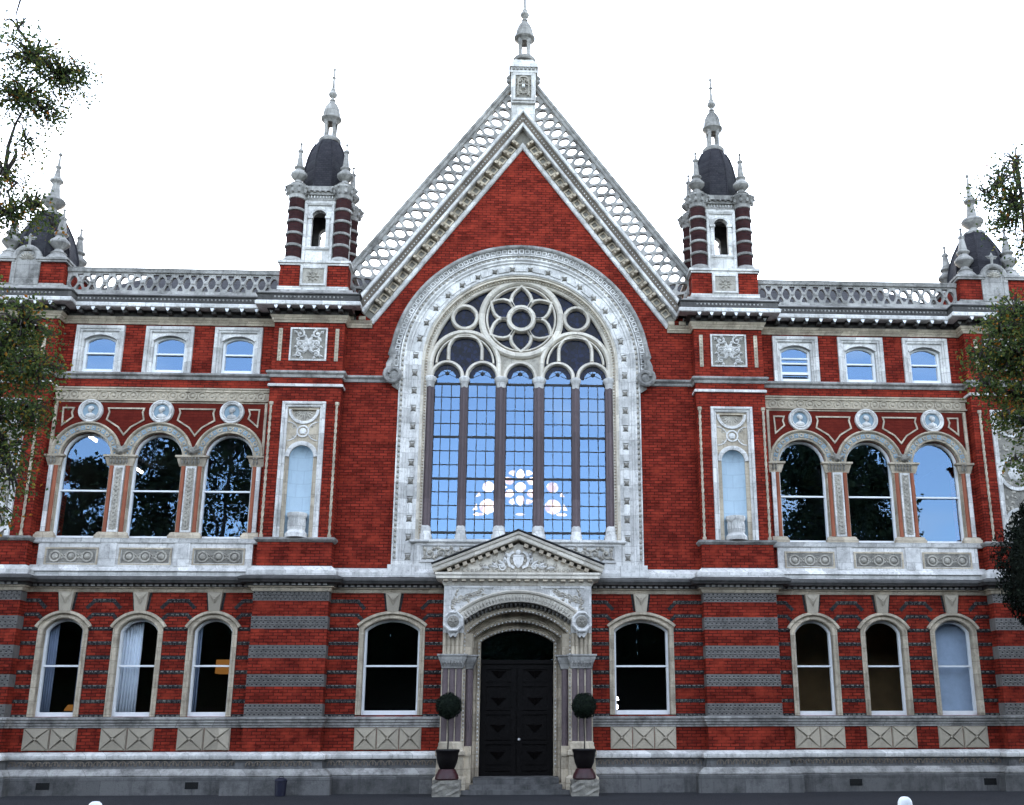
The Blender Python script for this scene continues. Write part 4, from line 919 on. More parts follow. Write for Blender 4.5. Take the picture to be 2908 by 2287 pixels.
# ------------------------------------------------------------------ turrets
def pinnacle(b, x, y, z, k=1.0):
    b.lathe(x, y, [(0.22*k,z),(0.24*k,z+0.05*k),(0.20*k,z+0.12*k),(0.22*k,z+0.15*k),(0.10*k,z+0.24*k),(0.09*k,z+0.28*k),(0.17*k,z+0.33*k),(0.235*k,z+0.42*k),(0.235*k,z+0.48*k),(0.15*k,z+0.57*k),
        (0.11*k,z+0.62*k),(0.15*k,z+0.67*k),(0.15*k,z+0.70*k),(0.095*k,z+0.74*k),(0.055*k,z+1.16*k),(0.085*k,z+1.20*k),(0.085*k,z+1.24*k),(0.03*k,z+1.29*k),(0.022*k,z+1.42*k),(0.05*k,z+1.45*k),(0.015*k,z+1.5*k)], 14)
def octo(b, x, y, prof): b.lathe(x, y, prof, 8, pi/8)
def turret(cx):
    cy = 0.56; Z0, Z1 = 13.36, 14.14
    t = MB(); t.box(cx-0.95, cx+0.95, cy-0.91, cy+0.95, Z0+0.1, Z1); T0 = t.build('turret', 'brick', B, False)
    b = MB(); b.box(cx-0.98, cx+0.98, cy-0.95, cy+0.98, 13.1, Z0+0.13); b.box(cx-0.97, cx+0.97, cy-0.94, cy+0.97, Z1, Z1+0.06); b.box(cx-1.02, cx+1.02, cy-0.98, cy+1.02, Z1+0.06, Z1+0.13)
    b.box(cx-0.37, cx+0.37, cy-0.96, cy-0.8, Z0+0.12, Z1-0.01)
    b.sweep(rect((cx-0.30,Z0+0.2),(cx+0.30,Z1-0.12))[::-1], [(0,cy-0.95),(0,cy-0.99),(0.05,cy-1.0),(0.07,cy-0.95)], True); b.build('pedestal_moulding', 'pale', T0, False)
    b = MB(); b.box(cx-0.29, cx+0.29, cy-0.963, cy-0.9, Z0+0.21, Z1-0.13)
    for k in range(8):
        a = k*pi/4; leaf3(b, cx+0.03*cos(a), 13.785+0.03*sin(a), cy-0.965, 0.17, 0.045, a, 0.05)
    b.lump(cx, cy-0.97, 13.785, 0.05, 0.04, 0.05); b.build('pedestal_rosette', 'carved', T0)
    # corner columns
    for sx in (-1, 1):
        for sy in (-1, 1):
            x, y = cx+sx*0.665, cy+sy*0.665
            c = MB(); c.lathe(x, y, [(0.225,14.40),(0.225,16.28)], 20); co = c.build('corner_column', 'brick_turret', T0)
            c = MB(); c.lathe(x, y, [(0.20,14.3),(0.20,16.6)], 12); c.lathe(x, y, [(0.33,14.27),(0.33,14.31),(0.29,14.37),(0.25,14.42),(0.23,14.43)], 20)
            for z in (14.80, 15.17, 15.55, 15.92): c.lathe(x, y, [(0.22,z-0.05),(0.252,z-0.035),(0.262,z),(0.252,z+0.035),(0.22,z+0.05)], 20)
            c.lathe(x, y, [(0.22,16.26),(0.245,16.28),(0.245,16.33),(0.25,16.40),(0.31,16.50),(0.36,16.58),(0.37,16.63),(0.30,16.68)], 20)
            for k in range(10):
                a = 2*pi*k/10; c.lump(x+0.30*cos(a), y+0.30*sin(a), 16.48, 0.05, 0.05, 0.08, 6, 4); c.lump(x+0.37*cos(a), y+0.37*sin(a), 16.60, 0.035, 0.035, 0.045, 6, 4)
            c.build('column_bands', 'grey', co)
            c = MB(); pinnacle(c, x, y, 16.62, 1.02); c.build('pinnacle', 'grey', T0)
    # four open sides
    for k in range(4):
        a = k*pi/2; T = lambda px, py, pz, a=a: (cx+px*cos(a)-py*sin(a), cy+px*sin(a)+py*cos(a), pz)
        s_ = MB(); s_.plate(rect((-0.46,14.27),(0.46,16.32)), [opening(0, 0.21, 14.80, 15.76, 0.21, 14)], -0.66, -0.50, T)
        Ts = lambda p, z, y, T=T: T(p, y, z)
        s_.sweep([(-0.42,14.3),(-0.42,16.20),(0.42,16.20),(0.42,14.3)], [(-0.075,-0.62),(-0.075,-0.70),(-0.02,-0.73),(0.0,-0.73),(0.0,-0.62)], False, Ts)
        s_.sweep(archpts(0, 0.21, 15.76, 0.21, 14), [(0,-0.60),(0,-0.70),(0.05,-0.72),(0.08,-0.70),(0.08,-0.60)], False, Ts)
        for sg in (-1, 1):
            p0, p1 = T(sg*0.25-0.05, -0.70, 0), T(sg*0.25+0.05, -0.64, 0)
            s_.box(min(p0[0],p1[0]), max(p0[0],p1[0]), min(p0[1],p1[1]), max(p0[1],p1[1]), 14.80, 15.72)
            p0, p1 = T(sg*0.25-0.075, -0.73, 0), T(sg*0.25+0.075, -0.63, 0)
            s_.box(min(p0[0],p1[0]), max(p0[0],p1[0]), min(p0[1],p1[1]), max(p0[1],p1[1]), 15.70, 15.78)
        s_.sweep([(-0.34,14.74),(0.34,14.74)], [(0,-0.60),(0,-0.70),(0.05,-0.73),(0.08,-0.70),(0.08,-0.60)], False, Ts)
        for i in range(9): p0 = T(-0.34+0.085*i, -0.70, 0); s_.lump(p0[0], p0[1], 16.38, 0.025, 0.025, 0.05, 6, 4)
        s_.build('belfry_opening', 'pale', T0, False)
        s_ = MB(); s_.plate(rect((-0.47,14.28),(0.47,16.30)), [opening(0, 0.215, 14.79, 15.76, 0.215, 14)], -0.497, -0.44, T); s_.build('belfry_shade', 'soot_tone', T0, False)  # dark sheets added so the belfry inside reads as shaded
    b = MB(); b.box(cx-0.66, cx+0.66, cy-0.68, cy+0.68, 16.30, 16.44); b.box(cx-0.72, cx+0.72, cy-0.74, cy+0.74, 16.44, 16.54); b.box(cx-0.78, cx+0.78, cy-0.80, cy+0.80, 16.54, 16.68)
    for k in range(4):
        for i in range(7):
            a = k*pi/2; px, py = -0.48+0.16*i, -0.79; b.lump(cx+px*cos(a)-py*sin(a), cy+px*sin(a)+py*cos(a), 16.53, 0.04, 0.04, 0.05, 6, 4)
    b.build('turret_cornice', 'grey', T0, False)
    b = MB(); octo(b, cx, cy, [(0.64,16.66),(0.655,16.95),(0.655,17.3),(0.635,17.6),(0.58,17.9),(0.49,18.2),(0.38,18.42),(0.34,18.50)])
    d = b.build('dome', 'slate', T0, True, 30)
    b = MB()
    for k in range(8):
        a = pi/8+k*pi/4; b.tube([(cx+r*cos(a), cy+r*sin(a), z) for r, z in ((0.655,16.66),(0.665,17.0),(0.665,17.3),(0.645,17.6),(0.59,17.9),(0.50,18.2),(0.39,18.42))], 0.022, 5)
    b.build('dome_ribs', 'slate', d)
    b = MB(); lantern(b, cx+0.02, cy, 18.60, 0.205, h=0.55); b.build('lantern', 'grey', T0)
    return T0
turret(5.81); turret(-5.81)
def end_turret(cx):
    cy = 0.62; Z0, Z1 = 13.36, 14.08
    t = MB(); t.box(cx-1.04, cx+1.04, cy-0.97, cy+1.0, 13.1, Z1); T0 = t.build('end_turret', 'brick', B, False)
    b = MB(); b.box(cx-1.07, cx+1.07, cy-1.0, cy+1.03, 13.05, Z0+0.09)
    for sx in (-1, 1):
        for sy in (-1, 1):
            x, y = cx+sx*0.70, cy+sy*0.66; b.box(x-0.40, x+0.40, y-0.38, y+0.38, Z1, Z1+0.06); b.box(x-0.43, x+0.43, y-0.41, y+0.41, Z1+0.06, Z1+0.12)
    b.build('pedestal_moulding', 'grey', T0, False)
    for sx in (-1, 1):
        for sy in (-1, 1):
            c = MB(); x, y = cx+sx*0.66, cy+sy*0.62
            c.lathe(x, y, [(0.38,14.20),(0.36,14.25),(0.24,14.42),(0.20,14.46),(0.22,14.50),(0.15,14.55),(0.11,14.62),(0.19,14.70),(0.265,14.79),(0.265,14.86),(0.17,14.96),(0.13,15.02),(0.19,15.08),(0.19,15.12),(0.13,15.16),
                (0.075,15.52),(0.10,15.56),(0.10,15.60),(0.04,15.66),(0.028,15.82),(0.05,15.85),(0.02,15.90)], 16)
            c.build('pinnacle', 'grey', T0)
    b = MB(); y = cy-0.97
    b.plate(opening(cx, 0.385, 13.40, 14.20, 0.385, 20), [opening(cx, 0.26, 13.42, 14.18, 0.26, 16)], y-0.05, y+0.05)
    b.sweep(archpts(cx, 0.27, 14.19, 0.27, 18), [(0,y),(0,y-0.07),(0.04,y-0.09),(0.09,y-0.09),(0.12,y-0.06),(0.12,y)])
    b.box(cx-0.27, cx+0.27, y-0.02, y+0.3, 13.42, 14.4)
    b.plate(opening(cx, 0.37, 13.5, 14.19, 0.37, 16), [], y+0.02, y+0.4)
    leaf3(b, cx, 14.62, y-0.02, 0.34, 0.07, pi/2, 0.05); b.tube([(cx,y,14.55),(cx,y-0.01,14.78)], 0.035, 6)
    for sg in (-1, 1): leaf3(b, cx, 14.76, y-0.02, 0.2, 0.06, pi/2-sg*1.2, 0.04)
    leaf3(b, cx, 14.76, y-0.02, 0.2, 0.06, pi/2, 0.04)
    tb = b.build('shell_tablet', 'grey', T0)
    b = MB()
    for k in range(7): leaf3(b, cx, 14.16, y-0.03, 0.25, 0.05, radians(15+25*k), 0.05)
    b.build('shell_carving', 'carved', tb, False)
    b = MB(); octo(b, cx+0.02, cy, [(0.86,14.0),(0.88,14.35),(0.85,14.7),(0.77,15.05),(0.64,15.4),(0.47,15.72),(0.36,15.90),(0.32,15.98)]); d = b.build('dome', 'slate', T0, True, 30)
    b = MB()
    for k in range(8):
        a = pi/8+k*pi/4; b.tube([(cx+0.02+r*cos(a), cy+r*sin(a), z) for r, z in ((0.89,14.1),(0.89,14.35),(0.86,14.7),(0.78,15.05),(0.65,15.4),(0.48,15.72),(0.37,15.90))], 0.026, 5)
    b.build('dome_ribs', 'slate', d)
    b = MB(); b.lathe(cx+0.03, cy, [(0.32,15.95),(0.33,16.0),(0.30,16.05),(0.14,16.12),(0.12,16.2),(0.20,16.26),(0.31,16.36),(0.335,16.43),(0.29,16.50),(0.17,16.57),(0.15,16.62),(0.105,16.98),(0.12,17.02),(0.185,17.08),(0.19,17.13),(0.13,17.19),(0.10,17.23),
        (0.05,17.50),(0.085,17.55),(0.085,17.58),(0.045,17.62),(0.022,17.92),(0.055,17.96),(0.055,18.0),(0.01,18.06)], 18)
    b.build('dome_finial', 'grey', T0)
end_turret(13.68); end_turret(-13.68)
# ------------------------------------------------------------------ porch and door
YP = -0.80
b = MB()
b.plate([(-1.88,3.95),(-1.36,3.95)]+archpts(0, 1.36, 4.26, 0.47, 28)+[(1.36,3.95),(1.88,3.95),(1.88,5.14),(-1.88,5.14)], [], YP, YP+0.35)
for s in (-1, 1): b.box(min(s*1.40, s*1.88), max(s*1.40, s*1.88), YP+0.35, 0.0, 3.0, 5.14)
b.box(-1.88, 1.88, YP+0.35, 0.0, 4.93, 5.14)
P0 = b.build('porch', 'pale', B, False)
for y0, y1, hw, zs, rs in ((-0.46, -0.08, 1.30, 3.95, 0.58), (-0.08, 0.20, 1.12, 3.88, 0.42), (0.20, 0.50, 0.95, 3.80, 0.31)):
    b = MB(); b.plate(rect((-1.40 if y0 < 0 else -1.5, 0.3), (1.40 if y0 < 0 else 1.5, 4.92)), [opening(0, hw, 0.32, zs, rs, 24)], y0, y1-0.004)
    b.sweep(opening(0, hw, 0.46, zs, rs, 24), [(0.0,y0+0.02),(0.0,y0-0.02),(0.03,y0-0.045),(0.06,y0-0.03),(0.075,y0-0.045),(0.10,y0-0.02),(0.10,y0+0.02)])
    o = b.build('door_arch', 'cream', P0)
    b = MB(); b.sweep(opening(0, hw+0.045, 0.6, zs, rs, 24), [(-0.01,y0+0.03),(-0.01,y0+0.05),(0.01,y0+0.05),(0.01,y0+0.03)])
    for p, u in along(opening(0, hw+0.045, 0.7, zs, rs, 24), 0.10): b.lump(p.x, y0-0.035, p.y, 0.028, 0.025, 0.028, 6, 4)
    b.build('arch_beads', 'pale', o)
AR = lambda off: archpts(0, 1.36+off, 4.26, 0.47+off*0.9, 30)
b = MB(); b.sweep(AR(0), [(0,YP+0.05),(0,YP-0.02),(0.03,YP-0.04),(0.20,YP-0.04),(0.22,YP-0.09),(0.26,YP-0.11),(0.29,YP-0.07),(0.29,YP+0.05)]); b.build('archivolt', 'light', P0)
b = MB()
for p, u in along(AR(0.115), 0.085):
    n = Vector((-u.y, u.x)); q = p-n*0.08; leaf3(b, q.x, q.y, YP-0.045, 0.17, 0.034, atan2(n.y, n.x), 0.045)
b.build('archivolt_leaves', 'carved', P0)
b = MB()
for p, u in along(AR(-0.01), 0.11): b.lump(p.x, YP+0.19, p.y-0.02, 0.045, 0.09, 0.05, 6, 4); b.lump(p.x, YP+0.30, p.y-0.05, 0.045, 0.05, 0.05, 6, 4)
b.build('soffit_cusps', 'grey', P0)
for s in (-1, 1):
    b = MB(); pts = [p for p in archpts(0, 1.36+0.36, 4.26, 0.47+0.30, 40) if p[0]*s > 0.62 and p[0]*s < 1.62]
    if s < 0: pts = pts
    lo = pts if s < 0 else pts
    tri = ([(-1.70,5.08)]+[(-1.70,4.50)]+[p for p in pts if p[0] > -1.68]+[(-0.62,5.08)]) if s < 0 else ([(0.62,5.08)]+[p for p in pts if p[0] < 1.68]+[(1.70,4.50),(1.70,5.08)])
    b.sweep(tri[::-1] if False else tri, [(-0.0,YP+0.02),(-0.0,YP-0.03),(-0.05,YP-0.03),(-0.05,YP+0.02)], True); sp = b.build('spandrel_frame', 'pale', P0, False)
    b = MB()
    for k in range(9):
        x = s*(0.95+0.085*k); z = 5.0-0.03*k; scroll(b, x, z-0.02*(k % 3), 0.075, YP-0.005, 0.018, 1.2, (-1)**k); leaf3(b, x, z-0.08, YP-0.005, 0.14, 0.04, k*1.3, 0.04)
    for k in range(5): leaf3(b, s*1.58, 4.95-0.1*k, YP-0.005, 0.14, 0.04, pi/2+s*(0.6-0.5*k), 0.04)
    b.build('spandrel_carving', 'carved', sp)
    # octagonal corbel with a rose
    b = MB(); x, z = s*1.62, 4.215; oc = [(x+0.275*cos(pi/8+k*pi/4), z+0.285*sin(pi/8+k*pi/4)) for k in range(8)]
    b.plate(oc, [], YP-0.17, YP+0.02); b.sweep(oc[::-1], [(-0.07,YP-0.14),(-0.07,YP-0.20),(-0.04,YP-0.22),(-0.01,YP-0.20),(0.0,YP-0.14)], True)
    b.add([(x-0.16,YP-0.15,4.0),(x+0.16,YP-0.15,4.0),(x+0.09,YP-0.12,3.86),(x+0.05,YP-0.12,3.82),(x,YP-0.13,3.88),(x-0.05,YP-0.12,3.82),(x-0.09,YP-0.12,3.86),
           (x-0.16,YP+0.01,4.0),(x+0.16,YP+0.01,4.0),(x+0.09,YP+0.01,3.86),(x+0.05,YP+0.01,3.82),(x,YP+0.01,3.88),(x-0.05,YP+0.01,3.82),(x-0.09,YP+0.01,3.86)],
          [(0,1,2,3,4,5,6),(13,12,11,10,9,8,7)]+[(i,(i+1)%7+0,(i+1)%7+7,i+7) for i in range(7)])
    cb = b.build('corbel', 'pale', P0, False)
    b = MB(); b.lump(x, YP-0.18, z, 0.15, 0.05, 0.15, 12, 6)
    for k in range(6): leaf3(b, x, z, YP-0.19, 0.15, 0.05, k*pi/3, 0.06)
    b.lump(x, YP-0.24, z, 0.045, 0.03, 0.045); b.build('corbel_rose', 'carved_dark', cb)
    # fluted block, capitals, clustered shafts, base
    b = MB(); x0, x1 = min(s*1.36, s*1.88), max(s*1.36, s*1.88); b.box(x0, x1, YP+0.04, YP+0.4, 3.40, 3.96)
    for k in range(5): xx = x0+0.05+(x1-x0-0.1)*k/4; b.lathe(xx, YP+0.03, [(0.042,3.42),(0.042,3.94)], 10)
    b.box(min(s*1.14, s*1.36), max(s*1.14, s*1.36), -0.50, 0.0, 3.40, 3.96)
    b.build('fluted_block', 'cream', P0)
    b = MB()
    pf = [(-0.02,3.06),(0.01,3.08),(0.02,3.14),(0.05,3.24),(0.09,3.31),(0.09,3.36),(0.12,3.38),(0.12,3.42),(-0.02,3.43)]
    b.plan([(x0,0),(x0,YP),(x1,YP),(x1,0)], pf); xi0, xi1 = min(s*1.12, s*1.36), max(s*1.12, s*1.36)
    b.plan([(xi0,0),(xi0,-0.48),(xi1,-0.48),(xi1,0)] , pf)
    for k in range(7): leaf3(b, x0+0.03+(x1-x0-0.06)*k/6, 3.10, YP-0.02, 0.22, 0.04, pi/2, 0.08)
    b.build('porch_capital', 'grey', P0)
    b = MB(); b.box(x0+0.02, x1-0.02, YP+0.14, 0.0, 1.30, 3.07); b.box(xi0+0.02, xi1, -0.40, 0.0, 1.2, 3.07)
    for k in (0.085, 0.26, 0.435): b.lathe(x0+k, YP+0.09, [(0.085,1.32),(0.078,1.36),(0.078,3.02),(0.085,3.07)], 14)
    b.lathe(s*1.22, -0.40, [(0.08,1.20),(0.08,3.07)], 14); b.build('porch_shaft', 'mauve', P0)
    b = MB()
    for k in (0.0, 0.172, 0.348, 0.52): b.box(x0+k-0.014, x0+k+0.014, YP+0.05, YP+0.2, 1.30, 3.07)
    b.build('shaft_fillet', 'cream', P0, False)
    b = MB(); b.plan([(x0,0),(x0,YP),(x1,YP),(x1,0)], [(-0.3,0.1),(0.14,0.1),(0.14,0.46),(0.08,0.52),(0.06,0.95),(0.10,1.0),(0.10,1.08),(0.05,1.12),(0.05,1.17),(0.03,1.22),(0.03,1.28),(-0.01,1.32),(-0.3,1.32)])
    b.box(xi0, xi1+0.0, -0.52, 0.0, 0.1, 0.96); b.box(xi0-0.01, xi1, -0.55, 0.0, 0.96, 1.06); b.box(xi0, xi1, -0.5, 0.0, 1.06, 1.2)
    b.build('porch_base', 'cream', P0)
# pediment
b = MB(); EV, PA = 2.10, 6.34; sl = (PA-5.50)/EV; yf = -1.0
b.plan([(-1.88,0),(-1.88,YP),(1.88,YP),(1.88,0)], [(-0.3,5.14),(0.02,5.14),(0.04,5.19),(0.06,5.24),(0.20,5.30),(0.20,5.36),(0.23,5.40),(0.23,5.45),(-0.3,5.47)])
b.sweep([(-EV-0.05, 5.46), (0, 5.46+sl*(EV+0.05)), (EV+0.05, 5.46)], [(0,YP-0.02),(0,YP-0.16),(0.03,YP-0.18),(0.10,YP-0.18),(0.12,YP-0.22),(0.18,YP-0.24),(0.18,0.0),(0,0.0)])
b.plate([(-1.95,5.46),(1.95,5.46),(0,5.46+sl*1.95)], [], YP+0.06, 0)
pe = b.build('pediment', 'light', P0, False)
b = MB(); b.sweep([(-EV-0.10, 5.46+0.17), (0, 5.46+0.17+sl*(EV+0.10)), (EV+0.10, 5.46+0.17)], [(0.03,YP-0.27),(0.055,YP-0.27),(0.075,0.0),(0.03,0.0)]); b.build('pediment_flashing', 'lead', pe, False)
b = MB()
b.box(-1.9, 1.9, YP+0.02, YP+0.04, 5.24, 5.29); b.box(-0.03, 0.03, YP+0.07, YP+0.09, 5.2, 6.3)
for k in range(17): x = -1.84+3.68*k/16; b.box(x-0.06, x+0.06, YP-0.17, YP-0.05, 5.235, 5.30)
for s in (-1, 1):
    for p, u in along([(s*1.85, 5.40+sl*0.24), (s*0.1, 5.40+sl*1.98)], 0.21): tile(b, p, u, 0.055, 0.045, YP-0.12, YP+0.07)
b.build('pediment_dentils', 'cream', pe, False)
b = MB()
for k in range(26):
    x = -1.4+2.8*k/25; h = max(0.05, 0.62*(1-abs(x)/1.75))
    for q in range(max(1, int(h/0.13))): b.lump(x, YP+0.05, 5.54+0.12*q+R_.uniform(-0.02, 0.02), 0.05, 0.03, 0.05, 6, 4)
b.build('tympanum_diaper', 'carved', pe)
b = MB(); yq = YP+0.02
b.plate([(-0.13,5.93),(0.13,5.93),(0.14,5.80),(0.10,5.68),(0,5.58),(-0.10,5.68),(-0.14,5.80)], [], yq-0.06, yq+0.05)
b.lump(0, yq, 6.0, 0.08, 0.06, 0.07, 8, 6)
for s in (-1, 1):
    b.sweep([(s*0.10,5.60),(s*0.22,5.66),(s*0.27,5.80),(s*0.22,5.95),(s*0.12,6.02)][::s], [(-0.035,yq+0.03),(-0.035,yq-0.03),(0.035,yq-0.03),(0.035,yq+0.03)])
    for k, (dx, dz, a, L) in enumerate([(0.30,5.62,0.25,0.26),(0.32,5.62,0.75,0.28),(0.30,5.70,1.2,0.22),(0.5,5.60,0.15,0.26),(0.52,5.60,0.7,0.22),(0.72,5.58,0.1,0.25),(0.24,5.86,0.9,0.2)]):
        leaf3(b, s*dx, dz, yq, L, 0.06, a if s > 0 else pi-a, 0.06)
    scroll(b, s*0.42, 5.62, 0.09, yq-0.01, 0.025, 1.3, s)
b.build('shield_carving', 'pale', pe)
# door, fanlight, steps, intercom
b = MB(); yd = 0.52
b.box(-0.95, 0.95, yd+0.03, yd+0.12, 0.46, 3.28)
for s in (-1, 1):
    x0, x1 = min(s*0.02, s*0.93), max(s*0.02, s*0.93)
    for a, c in ((x0, x0+0.13), (x1-0.13, x1)): b.box(a, c, yd-0.02, yd+0.04, 0.46, 3.2)
    for z in (0.46, 0.58, 1.23, 1.34, 1.97, 2.08, 2.68, 2.80, 3.12): b.box(x0+0.12, x1-0.12, yd-0.015, yd+0.035, z, z+0.09)
    for z in (0.95, 1.62, 2.30, 2.98):
        cx = (x0+x1)/2; b.add([(cx-0.2,yd+0.0,z+0.1),(cx+0.2,yd+0.0,z+0.1),(cx,yd+0.0,z-0.1),(cx,yd-0.07,z+0.08),(cx-0.2,yd+0.03,z+0.1),(cx+0.2,yd+0.03,z+0.1),(cx,yd+0.03,z-0.1)], [(0,3,2),(1,2,3),(0,1,3),(0,2,6,4),(2,1,5,6),(1,0,4,5)])
        b.box(cx-0.26, cx+0.26, yd+0.0, yd+0.035, z-0.22, z-0.18)
b.box(-1.0, 1.0, yd-0.03, yd+0.1, 3.26, 3.36)
do = b.build('double_door', 'door', B, False)
b = MB(); b.lathe(0, 0, [(0.02,0.0),(0.02,0.04),(0.035,0.06),(0.03,0.08),(0.01,0.085)], 10)
b.v = [(0.07+x, yd-0.02-z, 1.35+y) for x, y, z in b.v]; b.build('door_knob', 'pale', do)
b = MB(); face(b, opening(0, 0.96, 3.34, 3.80, 0.32), yd+0.05); b.build('fanlight', 'glass', do, False, recalc=False)
b = MB()
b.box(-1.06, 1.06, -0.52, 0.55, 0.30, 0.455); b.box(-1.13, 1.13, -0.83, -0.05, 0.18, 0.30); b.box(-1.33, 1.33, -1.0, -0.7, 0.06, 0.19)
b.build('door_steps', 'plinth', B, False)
b = MB(); b.box(1.16, 1.24, -0.20, -0.14, 1.55, 1.78); b.lathe(1.20, -0.2, [(0.02,1.70),(0.02,1.72)], 8); b.build('intercom', 'black', B, False)
for x, y in ((-11.45, -0.355), (-7.9, -0.355), (8.55, -0.355), (12.0, -0.355)):
    b = MB(); b.box(x-0.16, x+0.16, y-0.012, y+0.1, 0.22, 0.38)
    for k in range(4): b.box(x-0.15, x+0.15, y-0.018, y-0.01, 0.235+0.04*k, 0.25+0.04*k)
    b.build('air_grille', 'black', B, False)
# ------------------------------------------------------------------ roofs and rooms behind the front
for s in (-1, 1):
    b = MB(); X = lambda v: s*v
    vs = [(X(13.0),0.3,13.28),(X(4.9),0.3,13.28),(X(4.9),9.0,13.28),(X(13.0),9.0,13.28),(X(11.75),4.6,15.95),(X(4.9),4.6,15.95)]
    b.add(vs, [(0,1,5,4),(3,4,5,2),(0,4,3)]); b.build('wing_roof', 'roof', B, False)
    b = MB()   # flat roof and end roof
    b.box(min(X(12.9), X(17.5)), max(X(12.9), X(17.5)), 0.2, 9, 13.0, 13.3); b.build('end_roof', 'roof', B, False)
    b = MB(); b.box(min(X(4.7), X(4.95)), max(X(4.7), X(4.95)), 0.34, 23.0, 0.1, 13.0); b.build('hall_side_wall', 'brick', B, False)
    b = MB(); b.box(min(X(6.0), X(17.4)), max(X(6.0), X(17.4)), 9.0, 9.2, 0.1, 13.3); b.build('rear_wall', 'brick', B, False)
    b = MB(); b.sweep([(X(5.0), 12.6), (0, AP+0.75)][::1 if s < 0 else -1], [(0,0.34),(0.12,0.34),(0.12,23.2),(0,23.2)]); b.build('hall_roof', 'roof', B, False)
def room(x0, x1, y0, y1, z0, z1, m='room'):
    b = MB(); b.add([(x0,y0,z0),(x1,y0,z0),(x1,y1,z0),(x0,y1,z0),(x0,y0,z1),(x1,y0,z1),(x1,y1,z1),(x0,y1,z1)], [(0,1,2,3),(7,6,5,4),(1,5,6,2),(2,6,7,3),(3,7,4,0)])
    return b.build('room_lining', m, B, False, recalc=False)
for s in (-1, 1):
    a = lambda p, q: (min(s*p, s*q), max(s*p, s*q))
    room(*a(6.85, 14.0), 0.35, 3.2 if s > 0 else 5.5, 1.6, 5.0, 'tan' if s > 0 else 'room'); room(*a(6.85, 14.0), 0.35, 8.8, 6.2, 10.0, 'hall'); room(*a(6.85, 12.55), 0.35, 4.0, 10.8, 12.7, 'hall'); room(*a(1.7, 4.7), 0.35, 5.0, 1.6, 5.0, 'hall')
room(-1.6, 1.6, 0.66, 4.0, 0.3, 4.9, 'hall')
# the hall: lining with a far gable wall whose rose window lets the evening sky through
YF = 22.0; b = MB()
pf = [(-4.6,5.6),(4.6,5.6),(4.6,12.4),(0,18.5),(-4.6,12.4)]
b.add([(x,0.36,z) for x, z in pf]+[(x,YF+0.3,z) for x, z in pf], [(i,(i+1)%5,5+(i+1)%5,5+i) for i in range(5)]); b.build('hall_lining', 'hall', B, False, recalc=False)
fz_, fx = 12.87, 0.13; hs = []
hs.append(arc(fx, fz_, 0.27, 0, 345, 23))
for k in range(6):
    a = radians(30+60*k); u = Vector((cos(a), sin(a))); n = Vector((-u.y, u.x)); c = Vector((fx, fz_))
    hs.append([tuple(c+u*x+n*y) for x, y in ((0.40,-0.10),(0.5,-0.20),(0.66,-0.22),(0.82,-0.15),(0.95,0.0),(0.82,0.15),(0.66,0.22),(0.5,0.20),(0.40,0.10))])
    a2 = a+pi/6; hs.append([tuple(c+Vector((cos(a2), sin(a2)))*x+Vector((-sin(a2), cos(a2)))*y) for x, y in ((0.60,0.0),(0.86,-0.20),(0.95,-0.10),(0.97,0.0),(0.95,0.10),(0.86,0.20))])
for s in (-1, 1):
    hs.append(arc(fx+s*1.55, fz_, 0.29, 0, 345, 23)); hs.append(arc(fx+s*1.57, 11.90, 0.40, -40, 220, 20)+[(fx+s*1.57, 11.50)])
    hs.append([(fx+s*1.90,12.40),(fx+s*1.98,12.66),(fx+s*2.2,12.36)][::s]); hs.append([(fx+s*2.06,11.72),(fx+s*2.10,12.08),(fx+s*2.32,11.70)][::s])
    hs.append([(fx+s*1.68,11.52),(fx+s*1.85,11.44),(fx+s*2.15,11.44),(fx+s*2.30,11.52),(fx+s*2.15,11.62),(fx+s*1.85,11.62)][::s])
hs.append([(fx-0.28,11.53),(fx-0.1,11.45),(fx+0.1,11.45),(fx+0.28,11.53),(fx+0.1,11.62),(fx-0.1,11.62)])
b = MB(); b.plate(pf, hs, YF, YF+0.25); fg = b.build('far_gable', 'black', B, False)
b = MB(); face(b, rect((-2.6, 11.3), (2.9, 14.1)), YF+0.12); b.build('glow_tint_pane', 'glow_tint', fg, False, recalc=False)  # added pane, its colour gives the far window a warm glow
# ------------------------------------------------------------------ things inside the windows
def curtain(name, x0, x1, z0, z1, y, m, label, folds, group=None):
    b = MB(); n = folds*8; vs = []
    for z in (z0, (z0+z1)/2, z1):
        for i in range(n+1):
            t = i/n; vs.append((x0+(x1-x0)*t, y+0.03*sin(t*folds*2*pi)+0.01*sin(5*z+t*9), z))
    b.add(vs, [(j*(n+1)+i, j*(n+1)+i+1, (j+1)*(n+1)+i+1, (j+1)*(n+1)+i) for j in range(2) for i in range(n)])
    o = b.build(name, m); o.modifiers.new('t', 'SOLIDIFY').thickness = 0.006
    return tag(o, label, 'curtain', group)
G_ = 'curtains in the ground floor windows'
curtain('curtain', -12.08, -11.84, 1.97, 4.5, 0.42, 'curtain_blue', 'blue grey curtain at the left edge of the far left ground floor window', 4, G_)
curtain('curtain', -11.26, -11.06, 1.97, 4.5, 0.42, 'curtain_blue', 'blue grey curtain at the right edge of the far left ground floor window', 3, G_)
curtain('curtain', -10.22, -9.70, 1.97, 4.5, 0.42, 'curtain', 'wide white pleated curtain half drawn across a ground floor window', 7, G_)
curtain('curtain', -8.32, -8.19, 1.97, 4.5, 0.42, 'curtain_blue', 'narrow blue grey curtain beside the ground floor window with the orange lampshade', 2, G_)
b = MB(); b.box(11.02, 12.12, 0.40, 0.412, 1.97, 4.46); b.lathe(0, 0, [(0.025,-0.56),(0.025,0.56)], 10)
b.v = b.v[:8]+[(11.57+z, 0.41+x, 4.47+y) for x, y, z in b.v[8:]]
